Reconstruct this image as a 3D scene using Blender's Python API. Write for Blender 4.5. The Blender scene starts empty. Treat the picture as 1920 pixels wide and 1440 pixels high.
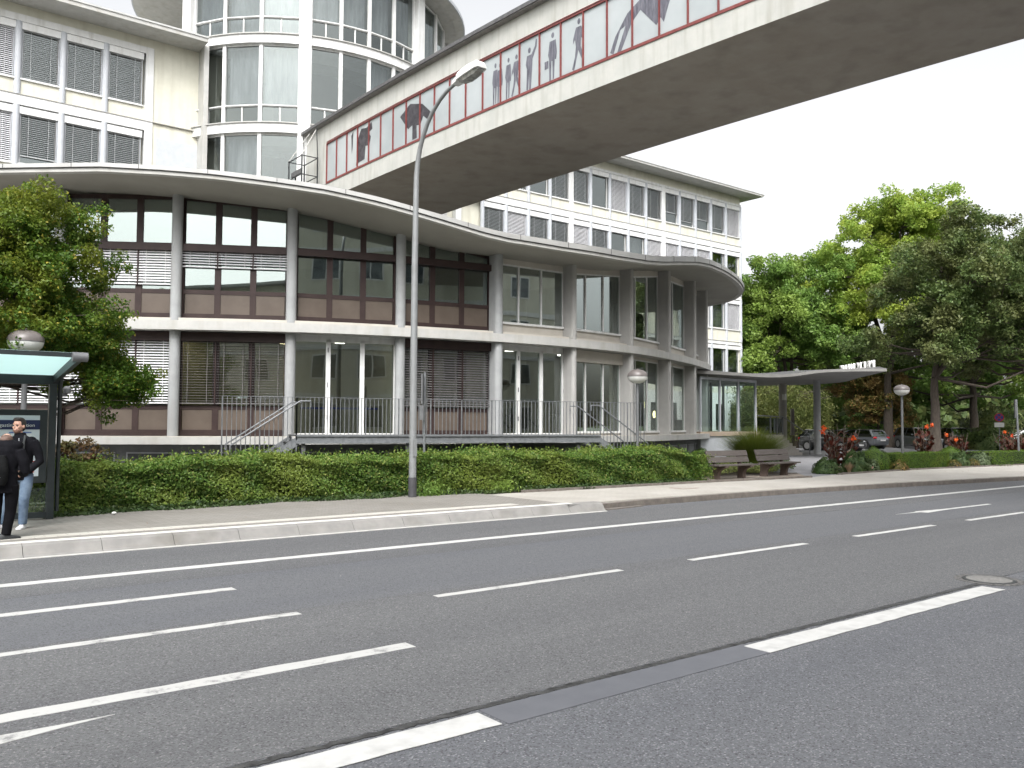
import bpy, bmesh, math, random
import numpy as np
from mathutils import Vector, Matrix
R = math.radians
sc = bpy.context.scene
col = sc.collection
rng = np.random.default_rng(7)
random.seed(7)

# ---------------------------------------------------------------- camera
EYE = 1.85
yaw, pitch, roll = R(51.9), R(2.70), 0.005
fw = Vector((math.cos(yaw) * math.cos(pitch), math.sin(yaw) * math.cos(pitch), math.sin(pitch)))
up = Vector((-math.cos(yaw) * math.sin(pitch), -math.sin(yaw) * math.sin(pitch), math.cos(pitch)))
rt = Vector((math.sin(yaw), -math.cos(yaw), 0))
xr = rt * math.cos(roll) + up * math.sin(roll)
yu = up * math.cos(roll) - rt * math.sin(roll)
cd = bpy.data.cameras.new('camera'); cam = bpy.data.objects.new('camera', cd); col.objects.link(cam)
cd.sensor_width = 36.0; cd.sensor_fit = 'HORIZONTAL'; cd.lens = 1600 / 1920 * 36
cd.clip_start = 0.1; cd.clip_end = 2000
M = Matrix((xr, yu, -fw)).transposed().to_4x4(); M.translation = (0, 0, EYE)
cam.matrix_world = M
sc.camera = cam

# ---------------------------------------------------------------- sky, sun, exposure (overcast)
SUN_EL, SUN_AZ = R(48), R(230)      # azimuth of the direction towards the sun, from +X anticlockwise
w = bpy.data.worlds.new('World'); sc.world = w; w.use_nodes = True
nt = w.node_tree; nt.nodes.clear()
sky = nt.nodes.new('ShaderNodeTexSky'); sky.sky_type = 'NISHITA'; sky.sun_disc = False
sky.sun_elevation = SUN_EL; sky.sun_rotation = math.pi / 2 - SUN_AZ
sky.air_density = 1.0; sky.dust_density = 6.0; sky.ozone_density = 1.0
hsv = nt.nodes.new('ShaderNodeHueSaturation'); hsv.inputs['Saturation'].default_value = 0.10
bg = nt.nodes.new('ShaderNodeBackground'); bg.inputs['Strength'].default_value = 0.15
wo = nt.nodes.new('ShaderNodeOutputWorld')
nt.links.new(sky.outputs[0], hsv.inputs['Color']); nt.links.new(hsv.outputs[0], bg.inputs[0]); nt.links.new(bg.outputs[0], wo.inputs[0])
sl = bpy.data.lights.new('sun', 'SUN'); sl.energy = 0.5; sl.use_shadow = True; sl.angle = R(25); sl.color = (1.0, 0.97, 0.92)
so = bpy.data.objects.new('sun', sl); col.objects.link(so)
sd = Vector((math.cos(SUN_EL) * math.cos(SUN_AZ), math.cos(SUN_EL) * math.sin(SUN_AZ), math.sin(SUN_EL)))
so.rotation_euler = sd.to_track_quat('Z', 'Y').to_euler(); so.location = (0, -20, 40)
sc.view_settings.view_transform = 'Standard'; sc.view_settings.look = 'None'
sc.view_settings.exposure = 1.2; sc.view_settings.gamma = 1.0
try: sc.view_settings.use_curve_mapping = False
except Exception: pass
sc.cycles.max_bounces = 8; sc.cycles.transparent_max_bounces = 16
sc.cycles.diffuse_bounces = 3; sc.cycles.glossy_bounces = 4; sc.cycles.transmission_bounces = 6
sc.cycles.caustics_reflective = False; sc.cycles.caustics_refractive = False

# ---------------------------------------------------------------- materials
MATS = {}
def newmat(name):
    m = bpy.data.materials.new(name); m.use_nodes = True
    n = m.node_tree; b = n.nodes['Principled BSDF']; MATS[name] = m
    return m, n, b
def pm(name, c1, c2=None, scale=3.0, rough=0.7, bump=0.0, bscale=40.0, detail=4.0, metal=0.0, spec=0.5, c3=None, s3=0.6, coat=0.0, stretch=None, streak=None):
    """noise-mixed base colour (c1-c2), optional large-scale stain colour c3, streaks and bump"""
    m, n, b = newmat(name); N = n.nodes; L = n.links
    b.inputs['Roughness'].default_value = rough; b.inputs['Metallic'].default_value = metal
    b.inputs['Specular IOR Level'].default_value = spec
    b.inputs['Coat Weight'].default_value = coat
    tc = N.new('ShaderNodeTexCoord'); src = tc.outputs['Object']
    if stretch:
        mp = N.new('ShaderNodeMapping'); mp.inputs['Scale'].default_value = stretch; L.new(src, mp.inputs[0]); src = mp.outputs[0]
    if c2 is None:
        b.inputs['Base Color'].default_value = (*c1, 1); last = None
    else:
        t = N.new('ShaderNodeTexNoise'); t.inputs['Scale'].default_value = scale; t.inputs['Detail'].default_value = detail; t.inputs['Roughness'].default_value = 0.65
        L.new(src, t.inputs['Vector'])
        r = N.new('ShaderNodeValToRGB'); r.color_ramp.elements[0].position = 0.35; r.color_ramp.elements[1].position = 0.65
        r.color_ramp.elements[0].color = (*c1, 1); r.color_ramp.elements[1].color = (*c2, 1)
        L.new(t.outputs['Fac'], r.inputs[0]); last = r.outputs[0]
        if c3 is not None:
            t3 = N.new('ShaderNodeTexNoise'); t3.inputs['Scale'].default_value = s3; t3.inputs['Detail'].default_value = 6
            mp3 = N.new('ShaderNodeMapping'); mp3.inputs['Scale'].default_value = streak or (1, 1, 1); L.new(tc.outputs['Object'], mp3.inputs[0])
            L.new(mp3.outputs[0], t3.inputs['Vector'])
            r3 = N.new('ShaderNodeValToRGB'); r3.color_ramp.elements[0].position = 0.5; r3.color_ramp.elements[1].position = 0.75
            r3.color_ramp.elements[0].color = (0, 0, 0, 1); r3.color_ramp.elements[1].color = (.75, .75, .75, 1)
            L.new(t3.outputs['Fac'], r3.inputs[0])
            mx = N.new('ShaderNodeMix'); mx.data_type = 'RGBA'; mx.inputs['B'].default_value = (*c3, 1)
            L.new(r3.outputs[0], mx.inputs['Factor']); L.new(last, mx.inputs['A']); last = mx.outputs['Result']
        L.new(last, b.inputs['Base Color'])
    if bump > 0:
        t2 = N.new('ShaderNodeTexNoise'); t2.inputs['Scale'].default_value = bscale; t2.inputs['Detail'].default_value = 5
        L.new(src, t2.inputs['Vector'])
        bp = N.new('ShaderNodeBump'); bp.inputs['Strength'].default_value = bump; bp.inputs['Distance'].default_value = 0.02
        L.new(t2.outputs['Fac'], bp.inputs['Height']); L.new(bp.outputs[0], b.inputs['Normal'])
    return m
def glass(name, tint=(.55, .62, .6), ior=1.6, rough=0.0, wave=0.0, boost=1.0):
    m = bpy.data.materials.new(name); m.use_nodes = True; MATS[name] = m
    n = m.node_tree; N = n.nodes; L = n.links; N.clear()
    o = N.new('ShaderNodeOutputMaterial'); mx = N.new('ShaderNodeMixShader'); tr = N.new('ShaderNodeBsdfTransparent'); gl = N.new('ShaderNodeBsdfGlossy')
    tr.inputs[0].default_value = (*tint, 1); gl.inputs['Roughness'].default_value = rough; gl.inputs[0].default_value = (.93, 1, .98, 1)
    fr = N.new('ShaderNodeLayerWeight'); fr.inputs[0].default_value = .5
    pw = N.new('ShaderNodeMath'); pw.operation = 'POWER'; pw.inputs[1].default_value = 5.0; L.new(fr.outputs['Facing'], pw.inputs[0])
    ma = N.new('ShaderNodeMath'); ma.operation = 'MULTIPLY_ADD'; ma.inputs[1].default_value = 1 - boost; ma.inputs[2].default_value = boost; ma.use_clamp = True
    L.new(pw.outputs[0], ma.inputs[0])
    L.new(ma.outputs[0], mx.inputs[0]); L.new(tr.outputs[0], mx.inputs[1]); L.new(gl.outputs[0], mx.inputs[2]); L.new(mx.outputs[0], o.inputs[0])
    if wave > 0:
        tc = N.new('ShaderNodeTexCoord'); t = N.new('ShaderNodeTexNoise'); t.inputs['Scale'].default_value = 0.7; t.inputs['Detail'].default_value = 0
        L.new(tc.outputs['Object'], t.inputs['Vector'])
        bp = N.new('ShaderNodeBump'); bp.inputs['Strength'].default_value = wave; bp.inputs['Distance'].default_value = 0.05
        L.new(t.outputs['Fac'], bp.inputs['Height']); L.new(bp.outputs[0], gl.inputs['Normal']); L.new(bp.outputs[0], fr.inputs['Normal'])
    return m
def leafmat(name, ca, cb, cc, scale=1.2, trans=0.35, accent=None, acc=0.93):
    """per-leaf random colour between ca-cb, with clumps of cc, rare accent"""
    m = bpy.data.materials.new(name); m.use_nodes = True; MATS[name] = m
    n = m.node_tree; N = n.nodes; L = n.links; N.clear()
    o = N.new('ShaderNodeOutputMaterial'); g = N.new('ShaderNodeNewGeometry')
    r = N.new('ShaderNodeValToRGB'); r.color_ramp.elements[0].color = (*ca, 1); r.color_ramp.elements[1].color = (*cb, 1)
    if accent:
        e = r.color_ramp.elements.new(acc); e.color = (*cb, 1); r.color_ramp.elements[-1].color = (*accent, 1)
        r.color_ramp.elements[-1].position = min(1, acc + .04)
    L.new(g.outputs['Random Per Island'], r.inputs[0])
    tc = N.new('ShaderNodeTexCoord'); t = N.new('ShaderNodeTexNoise'); t.inputs['Scale'].default_value = scale; t.inputs['Detail'].default_value = 3
    L.new(tc.outputs['Object'], t.inputs['Vector'])
    rr = N.new('ShaderNodeValToRGB'); rr.color_ramp.elements[0].position = .45; rr.color_ramp.elements[1].position = .62
    L.new(t.outputs['Fac'], rr.inputs[0])
    mx = N.new('ShaderNodeMix'); mx.data_type = 'RGBA'; mx.inputs['B'].default_value = (*cc, 1)
    mu = N.new('ShaderNodeMath'); mu.operation = 'MULTIPLY'; mu.inputs[1].default_value = .7
    L.new(rr.outputs[0], mu.inputs[0]); L.new(mu.outputs[0], mx.inputs['Factor']); L.new(r.outputs[0], mx.inputs['A'])
    d = N.new('ShaderNodeBsdfPrincipled'); d.inputs['Roughness'].default_value = .5; d.inputs['Specular IOR Level'].default_value = .35
    tl = N.new('ShaderNodeBsdfTranslucent'); ms = N.new('ShaderNodeMixShader'); ms.inputs[0].default_value = trans
    L.new(mx.outputs['Result'], d.inputs['Base Color']); L.new(mx.outputs['Result'], tl.inputs[0])
    L.new(d.outputs[0], ms.inputs[1]); L.new(tl.outputs[0], ms.inputs[2]); L.new(ms.outputs[0], o.inputs[0])
    return m
def emit(name, c, s):
    m = bpy.data.materials.new(name); m.use_nodes = True; MATS[name] = m
    b = m.node_tree.nodes['Principled BSDF']; b.inputs['Base Color'].default_value = (*c, 1)
    b.inputs['Emission Color'].default_value = (*c, 1); b.inputs['Emission Strength'].default_value = s
    return m

cream = pm('cream_render', (.60, .59, .50), (.66, .645, .555), 2.0, .85, .15, 60, c3=(.47, .445, .365), s3=1.1, streak=(1.8, 1.8, .2))
white = pm('white_paint', (.66, .665, .66), (.72, .725, .72), 4.0, .6, c3=(.50, .495, .465), s3=1.8, streak=(2.5, 2.5, .3))
offwhite = pm('weathered_offwhite', (.42, .42, .405), (.48, .475, .455), 2.5, .8, .1, 50, c3=(.36, .345, .31), s3=1.2, streak=(2.5, 2.5, .35))
palegrey = pm('pale_grey_paint', (.42, .44, .47), (.47, .49, .52), 3, .65)
greyrender = pm('grey_render', (.45, .475, .495), (.50, .52, .54), 3, .85)
colgrey = pm('column_grey', (.30, .31, .315), (.35, .36, .365), 2.5, .7, .06, 50, c3=(.27, .27, .265), s3=1.5, streak=(2, 2, .3))
fingrey = pm('fin_grey', (.37, .365, .355), (.42, .415, .40), 2.5, .75, .06, 50, c3=(.32, .31, .30), s3=1.5, streak=(3, 3, .3))
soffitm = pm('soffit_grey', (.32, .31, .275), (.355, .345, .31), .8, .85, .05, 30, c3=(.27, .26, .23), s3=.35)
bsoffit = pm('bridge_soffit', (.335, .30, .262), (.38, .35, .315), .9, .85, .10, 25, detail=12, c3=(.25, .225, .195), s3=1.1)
bcream = pm('bridge_render', (.43, .435, .41), (.49, .49, .46), 1.5, .8, .12, 40, c3=(.33, .32, .285), s3=1.6, streak=(2.5, 2.5, .25))
darklead = pm('dark_roof_edge', (.07, .07, .075), (.12, .12, .12), 6, .5)
brown = pm('brown_frame', (.030, .018, .017), (.042, .026, .024), 3, .5, spec=.3)
brownpanel = pm('beige_panel', (.092, .072, .058), (.115, .091, .074), 1.5, .4, spec=.4)
lightpanel = pm('pink_beige_rail', (.47, .44, .39), (.53, .50, .45), 2, .6)
blindm = pm('blind_slat', (.58, .58, .60), (.66, .66, .68), 6, .4)
blindw = pm('blind_slat_white', (.74, .74, .75), (.80, .80, .81), 6, .4)
blindd = pm('blind_slat_dark', (.11, .105, .105), (.16, .15, .15), 6, .45)
blindg = pm('blind_slat_grey', (.44, .45, .46), (.52, .53, .54), 6, .4)
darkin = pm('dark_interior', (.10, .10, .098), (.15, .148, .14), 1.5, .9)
inwall = pm('interior_wall', (.24, .215, .155), (.31, .285, .21), .8, .9)
inwhite = pm('interior_light_wall', (.34, .34, .31), (.40, .40, .37), .6, .9)
infloor = pm('interior_floor', (.12, .11, .09), (.16, .14, .12), 2, .5)
curtain = pm('interior_curtain', (.30, .31, .33), (.58, .59, .61), .9, .8, stretch=(2.5, 2.5, .5))
steel = pm('galvanised_steel', (.15, .16, .17), (.21, .22, .23), 8, .5, metal=.2)
steeld = pm('grey_steel', (.12, .125, .13), (.16, .165, .17), 6, .5, metal=.2)
pole = pm('pole_grey', (.22, .23, .235), (.27, .28, .285), 3, .5, c3=(.16, .16, .16), s3=3, metal=.2)
blackm = pm('black_paint', (.02, .022, .024), (.032, .035, .037), 6, .4)
shelterm = pm('shelter_anthracite', (.016, .022, .024), (.025, .032, .034), 5, .45)
lampgrey = pm('lamp_taupe', (.13, .115, .11), (.17, .15, .145), 5, .35)
lampwhite = pm('lamp_glass_white', (.62, .62, .60), (.70, .70, .68), 4, .25)
redframe = pm('red_frame', (.15, .032, .030), (.21, .055, .05), 5, .5)
bpane = pm('frosted_pane', (.33, .365, .375), (.41, .44, .45), .35, .18, spec=.6)
bfig1 = pm('painted_grey_figure', (.07, .07, .09), (.16, .16, .19), 5, .5, stretch=(3, 3, .5))
bfig2 = pm('painted_dark_figure', (.02, .02, .025), (.07, .065, .075), 5, .4)
g_blue = glass('glass_pavilion', (.62, .70, .67), 1.5, 0, .06, .22)
g_low = glass('glass_ground_floor', (.74, .78, .76), 1.5, 0, .07, .15)
canopym = pm('canopy_grey', (.20, .195, .185), (.24, .235, .225), 1.0, .85)
g_grey = glass('glass_grey', (.70, .74, .72), 1.5, 0, .08, .33)
g_tower = glass('glass_tower', (.66, .68, .68), 1.5, 0, .05, .085)
g_win = glass('glass_window', (.60, .62, .62), 1.5, 0, 0.03, 0.16)
g_car = glass('glass_car', (.30, .31, .31), 1.5, 0, 0, 0.12)
g_plain = glass('glass_clear', (.90, .95, .94), 1.5, 0, 0, 0.04)
lit = emit('ceiling_light_glow', (1, .86, .50), 6.5)
lit2 = emit('ceiling_light_soft', (1, .95, .85), 4.0)
wallamp = emit('wall_lamp_glow', (1, .9, .45), 2.2)

# ---------------------------------------------------------------- mesh builder
ROOT = {}
class MB:
    def __init__(s): s.v = []; s.f = []
    def add(s, vs, fs):
        o = len(s.v); s.v += [tuple(p) for p in vs]; s.f += [tuple(i + o for i in f) for f in fs]; return s
    def box(s, x0, y0, z0, x1, y1, z1):
        return s.add([(x0, y0, z0), (x1, y0, z0), (x1, y1, z0), (x0, y1, z0), (x0, y0, z1), (x1, y0, z1), (x1, y1, z1), (x0, y1, z1)],
                     [(3, 2, 1, 0), (4, 5, 6, 7), (0, 1, 5, 4), (1, 2, 6, 5), (2, 3, 7, 6), (3, 0, 4, 7)])
    def fbox(s, o, U, V, u0, u1, v0, v1, z0, z1, z0b=None, z1b=None):
        """box in a local frame: o origin (x,y), U along, V across (2D unit vectors); optional z at the u1 end"""
        z0b = z0 if z0b is None else z0b; z1b = z1 if z1b is None else z1b
        P = lambda a, b: (o[0] + U[0] * a + V[0] * b, o[1] + U[1] * a + V[1] * b)
        a, b, c, d = P(u0, v0), P(u1, v0), P(u1, v1), P(u0, v1)
        return s.add([(*a, z0), (*b, z0b), (*c, z0b), (*d, z0), (*a, z1), (*b, z1b), (*c, z1b), (*d, z1)],
                     [(3, 2, 1, 0), (4, 5, 6, 7), (0, 1, 5, 4), (1, 2, 6, 5), (2, 3, 7, 6), (3, 0, 4, 7)])
    def bar(s, p, q, w, h=None, upv=(0, 0, 1)):
        h = h or w; p = Vector(p); q = Vector(q); d = (q - p).normalized(); u_ = Vector(upv)
        if abs(d.dot(u_)) > .98: u_ = Vector((1, 0, 0))
        a = d.cross(u_).normalized() * (w / 2); b = a.cross(d).normalized() * (h / 2)
        vs = [p - a - b, p + a - b, p + a + b, p - a + b, q - a - b, q + a - b, q + a + b, q - a + b]
        return s.add(vs, [(3, 2, 1, 0), (4, 5, 6, 7), (0, 1, 5, 4), (1, 2, 6, 5), (2, 3, 7, 6), (3, 0, 4, 7)])
    def tube(s, pts, rad, n=10, caps=True):
        pts = [Vector(p) for p in pts]; m = len(pts)
        if not hasattr(rad, '__len__'): rad = [rad] * m
        o = len(s.v); prev = None
        for i, p in enumerate(pts):
            d = (pts[min(i + 1, m - 1)] - pts[max(i - 1, 0)]).normalized()
            if prev is None:
                a = d.cross(Vector((0, 0, 1)));
                if a.length < .1: a = d.cross(Vector((1, 0, 0)))
                a.normalize()
            else:
                a = (prev - d * prev.dot(d)).normalized()
            prev = a; b = d.cross(a)
            for k in range(n):
                t = 2 * math.pi * k / n; s.v.append(tuple(p + (a * math.cos(t) + b * math.sin(t)) * rad[i]))
        for i in range(m - 1):
            for k in range(n):
                k2 = (k + 1) % n; s.f.append((o + i * n + k, o + i * n + k2, o + (i + 1) * n + k2, o + (i + 1) * n + k))
        if caps:
            s.f.append(tuple(o + k for k in range(n - 1, -1, -1))); s.f.append(tuple(o + (m - 1) * n + k for k in range(n)))
        return s
    def prism(s, poly, z0, z1, bottom=True, top=True):
        n = len(poly); o = len(s.v)
        s.v += [(x, y, z0) for x, y in poly] + [(x, y, z1) for x, y in poly]
        for i in range(n): j = (i + 1) % n; s.f.append((o + i, o + j, o + n + j, o + n + i))
        if bottom: s.f.append(tuple(o + i for i in range(n - 1, -1, -1)))
        if top: s.f.append(tuple(o + n + i for i in range(n)))
        return s
    def lathe(s, prof, c=(0, 0, 0), n=24):
        o = len(s.v); m = len(prof)
        for r_, z in prof:
            for k in range(n):
                t = 2 * math.pi * k / n; s.v.append((c[0] + r_ * math.cos(t), c[1] + r_ * math.sin(t), c[2] + z))
        for i in range(m - 1):
            for k in range(n):
                k2 = (k + 1) % n; s.f.append((o + i * n + k, o + i * n + k2, o + (i + 1) * n + k2, o + (i + 1) * n + k))
        s.f.append(tuple(o + k for k in range(n - 1, -1, -1))); s.f.append(tuple(o + (m - 1) * n + k for k in range(n)))
        return s
    def grid(s, rows, close=False):
        o = len(s.v); m = len(rows); n = len(rows[0])
        for r_ in rows: s.v += [tuple(p) for p in r_]
        for i in range(m - 1):
            for k in range(n - 1 + (1 if close else 0)):
                k2 = (k + 1) % n; s.f.append((o + i * n + k, o + i * n + k2, o + (i + 1) * n + k2, o + (i + 1) * n + k))
        return s
    def ell(s, c, r, n=16, m=10, th=None):
        rows = []
        for i in range(m + 1):
            a = math.pi * i / m
            rows.append([(c[0] + r[0] * math.sin(a) * math.cos(2 * math.pi * k / n), c[1] + r[1] * math.sin(a) * math.sin(2 * math.pi * k / n), c[2] - r[2] * math.cos(a)) for k in range(n)])
        return s.grid(rows, True)
    def build(s, name, m, parent=None, smooth=False, local=False, bevel=0.0):
        me = bpy.data.meshes.new(name)
        vs = s.v
        if parent is not None and not local:
            lx, ly, lz = ROOT.get(parent.name, (0, 0, 0)); vs = [(x - lx, y - ly, z - lz) for x, y, z in vs]
        me.from_pydata(vs, [], s.f); me.update()
        o = bpy.data.objects.new(name, me); col.objects.link(o)
        if m is not None: me.materials.append(m)
        if parent is not None: o.parent = parent; ROOT[o.name] = ROOT.get(parent.name, (0, 0, 0))
        if smooth:
            me.polygons.foreach_set('use_smooth', [True] * len(me.polygons)); 
            try: me.set_sharp_from_angle(angle=R(40))
            except Exception: pass
        if bevel:
            md = o.modifiers.new('bevel', 'BEVEL'); md.width = bevel; md.segments = 2; md.limit_method = 'ANGLE'
        return o
def tag(o, label=None, cat=None, group=None, kind=None):
    if label: o['label'] = label
    if cat: o['category'] = cat
    if group: o['group'] = group
    if kind: o['kind'] = kind
    return o
def thing(name, label, cat, loc=(0, 0, 0), rotz=0.0, group=None):
    o = bpy.data.objects.new(name, None); col.objects.link(o); o.empty_display_size = .3
    o.location = loc; o.rotation_euler = (0, 0, rotz); ROOT[o.name] = tuple(loc)
    return tag(o, label, cat, group)
CH = {}
def kids(o):
    return list(o.children)
def dup(o, parent=None):
    c = o.copy(); col.objects.link(c); c.parent = parent
    for ch in kids(o): dup(ch, c)
    return c

# numpy leaf clouds: P positions (n,3), Nn preferred normals (n,3) or None
def leaves(name, P, size, m, parent=None, Nn=None, spread=1.0, aspect=.55, seed=1, kind=None, jit=.35, fold=True):
    r_ = np.random.default_rng(seed); n = len(P); P = np.asarray(P, float)
    nn = r_.normal(size=(n, 3)) * spread
    if Nn is not None: nn = nn + Nn
    nn /= np.linalg.norm(nn, axis=1)[:, None] + 1e-9
    t = r_.normal(size=(n, 3)); t -= nn * (t * nn).sum(1)[:, None]; t /= np.linalg.norm(t, axis=1)[:, None] + 1e-9
    b = np.cross(nn, t)
    s = (size * (1 + jit * r_.uniform(-1, 1, n)))[:, None]
    A = P - t * s * .5; Bq = P + b * s * aspect * .5 + t * s * .05; Cq = P + t * s * .55 ; D = P - b * s * aspect * .5 + t * s * .05
    if fold: A = A - nn * s * .08; Cq = Cq - nn * s * .15
    V = np.stack([A, Bq, Cq, D], 1).reshape(-1, 3)
    if parent is not None: V = V - np.array(ROOT.get(parent.name, (0, 0, 0)))
    me = bpy.data.meshes.new(name); me.vertices.add(4 * n); me.vertices.foreach_set('co', V.astype(np.float32).ravel())
    me.loops.add(4 * n); me.loops.foreach_set('vertex_index', np.arange(4 * n, dtype=np.int32))
    me.polygons.add(n); me.polygons.foreach_set('loop_start', np.arange(0, 4 * n, 4, dtype=np.int32)); me.polygons.foreach_set('loop_total', np.full(n, 4, np.int32))
    me.update(calc_edges=True); me.materials.append(m)
    o = bpy.data.objects.new(name, me); col.objects.link(o)
    if parent is not None: o.parent = parent; ROOT[o.name] = ROOT.get(parent.name, (0, 0, 0))
    if kind: o['kind'] = kind
    return o
# ================================================================ ground, road, pavement
asphalt, an, ab = newmat('asphalt')
def asph(m_n, b, base, lightc, patchc):
    N = m_n.nodes; L = m_n.links; tc = N.new('ShaderNodeTexCoord')
    v = N.new('ShaderNodeTexVoronoi'); v.inputs['Scale'].default_value = 100; L.new(tc.outputs['Object'], v.inputs['Vector'])
    hs = N.new('ShaderNodeSeparateColor'); L.new(v.outputs['Color'], hs.inputs[0])
    r = N.new('ShaderNodeValToRGB'); e = r.color_ramp.elements
    e[0].color = (*[c * .5 for c in base], 1); e[1].color = (*lightc, 1); e[1].position = 1.0
    k = e.new(.18); k.color = (*base, 1); k = e.new(.88); k.color = (*[c * 1.3 for c in base], 1)
    L.new(hs.outputs[0], r.inputs[0])
    t = N.new('ShaderNodeTexNoise'); t.inputs['Scale'].default_value = .5; t.inputs['Detail'].default_value = 6
    mp = N.new('ShaderNodeMapping'); mp.inputs['Scale'].default_value = (.10, 1.5, 1); L.new(tc.outputs['Object'], mp.inputs[0]); L.new(mp.outputs[0], t.inputs['Vector'])
    rr = N.new('ShaderNodeValToRGB'); rr.color_ramp.elements[0].position = .35; rr.color_ramp.elements[1].position = .7
    L.new(t.outputs['Fac'], rr.inputs[0])
    mx = N.new('ShaderNodeMix'); mx.data_type = 'RGBA'; mx.blend_type = 'MULTIPLY'; mx.inputs['B'].default_value = (*patchc, 1)
    L.new(rr.outputs[0], mx.inputs['Factor']); L.new(r.outputs[0], mx.inputs['A']); L.new(mx.outputs['Result'], b.inputs['Base Color'])
    b.inputs['Roughness'].default_value = .82; b.inputs['Specular IOR Level'].default_value = .35
    bp = N.new('ShaderNodeBump'); bp.inputs['Strength'].default_value = .8; bp.inputs['Distance'].default_value = .006
    L.new(v.outputs['Distance'], bp.inputs['Height']); L.new(bp.outputs[0], b.inputs['Normal'])
asph(an, ab, (.112, .114, .118), (.25, .25, .25), (.80, .80, .82))
asph2, an2, ab2 = newmat('asphalt_newer'); asph(an2, ab2, (.112, .115, .122), (.18, .18, .19), (.86, .87, .90))
asph3, an3, ab3 = newmat('asphalt_near'); asph(an3, ab3, (.113, .116, .125), (.27, .275, .285), (.82, .83, .86))
sealm = pm('seal_patch', (.105, .11, .125), (.12, .125, .14), 5, .6, .05, 80)
tar = pm('tar_seam', (.012, .012, .012), (.07, .07, .07), 9, .6, .4, 60)
paint, pn_, pb_ = newmat('road_paint')
def wornpaint(n, b):
    N = n.nodes; L = n.links; tc = N.new('ShaderNodeTexCoord')
    t = N.new('ShaderNodeTexNoise'); t.inputs['Scale'].default_value = 3.5; t.inputs['Detail'].default_value = 12; t.inputs['Roughness'].default_value = .78
    L.new(tc.outputs['Object'], t.inputs['Vector'])
    r = N.new('ShaderNodeValToRGB'); r.color_ramp.elements[0].position = .54; r.color_ramp.elements[1].position = .64
    r.color_ramp.elements[0].color = (.46, .46, .45, 1); r.color_ramp.elements[1].color = (.20, .20, .20, 1)
    L.new(t.outputs['Fac'], r.inputs[0]); L.new(r.outputs[0], b.inputs['Base Color']); b.inputs['Roughness'].default_value = .7
wornpaint(pn_, pb_)
paintnew = pm('road_paint_fresh', (.48, .48, .47), (.54, .54, .53), 6, .7, .1, 80, detail=10, c3=(.34, .34, .335), s3=5)
kerbm = pm('kerb_concrete', (.21, .205, .198), (.26, .252, .24), 3, .85, .15, 60, c3=(.14, .132, .115), s3=1.4)
kerbdark = pm('kerb_dark_stone', (.12, .105, .095), (.18, .16, .14), 5, .85, .2, 60)

def pavermat(name, ca, cb, sx, sy, rot=0.0, mort=(.16, .155, .14)):
    m, n, b = newmat(name); N = n.nodes; L = n.links; tc = N.new('ShaderNodeTexCoord')
    mp = N.new('ShaderNodeMapping'); mp.inputs['Rotation'].default_value = (0, 0, rot); L.new(tc.outputs['Object'], mp.inputs[0])
    br = N.new('ShaderNodeTexBrick'); br.inputs['Scale'].default_value = 1.0; br.inputs['Brick Width'].default_value = sx; br.inputs['Row Height'].default_value = sy
    br.inputs['Mortar Size'].default_value = .006; br.inputs['Color1'].default_value = (*ca, 1); br.inputs['Color2'].default_value = (*cb, 1); br.inputs['Mortar'].default_value = (*mort, 1)
    L.new(mp.outputs[0], br.inputs['Vector'])
    t = N.new('ShaderNodeTexNoise'); t.inputs['Scale'].default_value = .7; t.inputs['Detail'].default_value = 8; L.new(tc.outputs['Object'], t.inputs['Vector'])
    r = N.new('ShaderNodeValToRGB'); r.color_ramp.elements[0].position = .3; r.color_ramp.elements[0].color = (.80, .79, .77, 1); r.color_ramp.elements[1].position = .7; r.color_ramp.elements[1].color = (1, 1, 1, 1)
    L.new(t.outputs['Fac'], r.inputs[0])
    mx = N.new('ShaderNodeMix'); mx.data_type = 'RGBA'; mx.blend_type = 'MULTIPLY'; mx.inputs['Factor'].default_value = 1
    L.new(br.outputs['Color'], mx.inputs['A']); L.new(r.outputs[0], mx.inputs['B']); L.new(mx.outputs['Result'], b.inputs['Base Color'])
    b.inputs['Roughness'].default_value = .85
    bp = N.new('ShaderNodeBump'); bp.inputs['Strength'].default_value = .4; bp.inputs['Distance'].default_value = .004; L.new(br.outputs['Fac'], bp.inputs['Height']); bp.invert = True
    L.new(bp.outputs[0], b.inputs['Normal'])
    return m
pave = pavermat('grey_pavers', (.235, .222, .205), (.28, .266, .245), .2, .1, R(45))
pave2 = pavermat('beige_pavers', (.42, .40, .37), (.46, .44, .405), .2, .1, 0, (.38, .36, .33))
tact = pavermat('tactile_strip', (.50, .485, .45), (.55, .53, .49), .3, .3, 0, (.35, .33, .30))
drivem = pm('driveway_asphalt', (.20, .20, .21), (.26, .26, .27), 1.0, .85, .3, 80)
soil = pm('garden_soil', (.045, .035, .025), (.08, .065, .045), 4, .95, .8, 20)
gravel = pm('fine_gravel', (.24, .20, .17), (.34, .30, .25), 40, .95, .6, 60)
grassm = pm('lawn', (.05, .075, .025), (.09, .11, .04), 6, .95, .8, 40)

def struct(mb, name, m, parent=None, **k):
    o = mb.build(name, m, parent, **k)
    if parent is None: o['kind'] = 'structure'
    return o
# ground: one sheet reaching the horizon
g = MB(); g.box(-700, -500, -.5, 1100, 1100, -.02); struct(g, 'ground', grassm)
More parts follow.
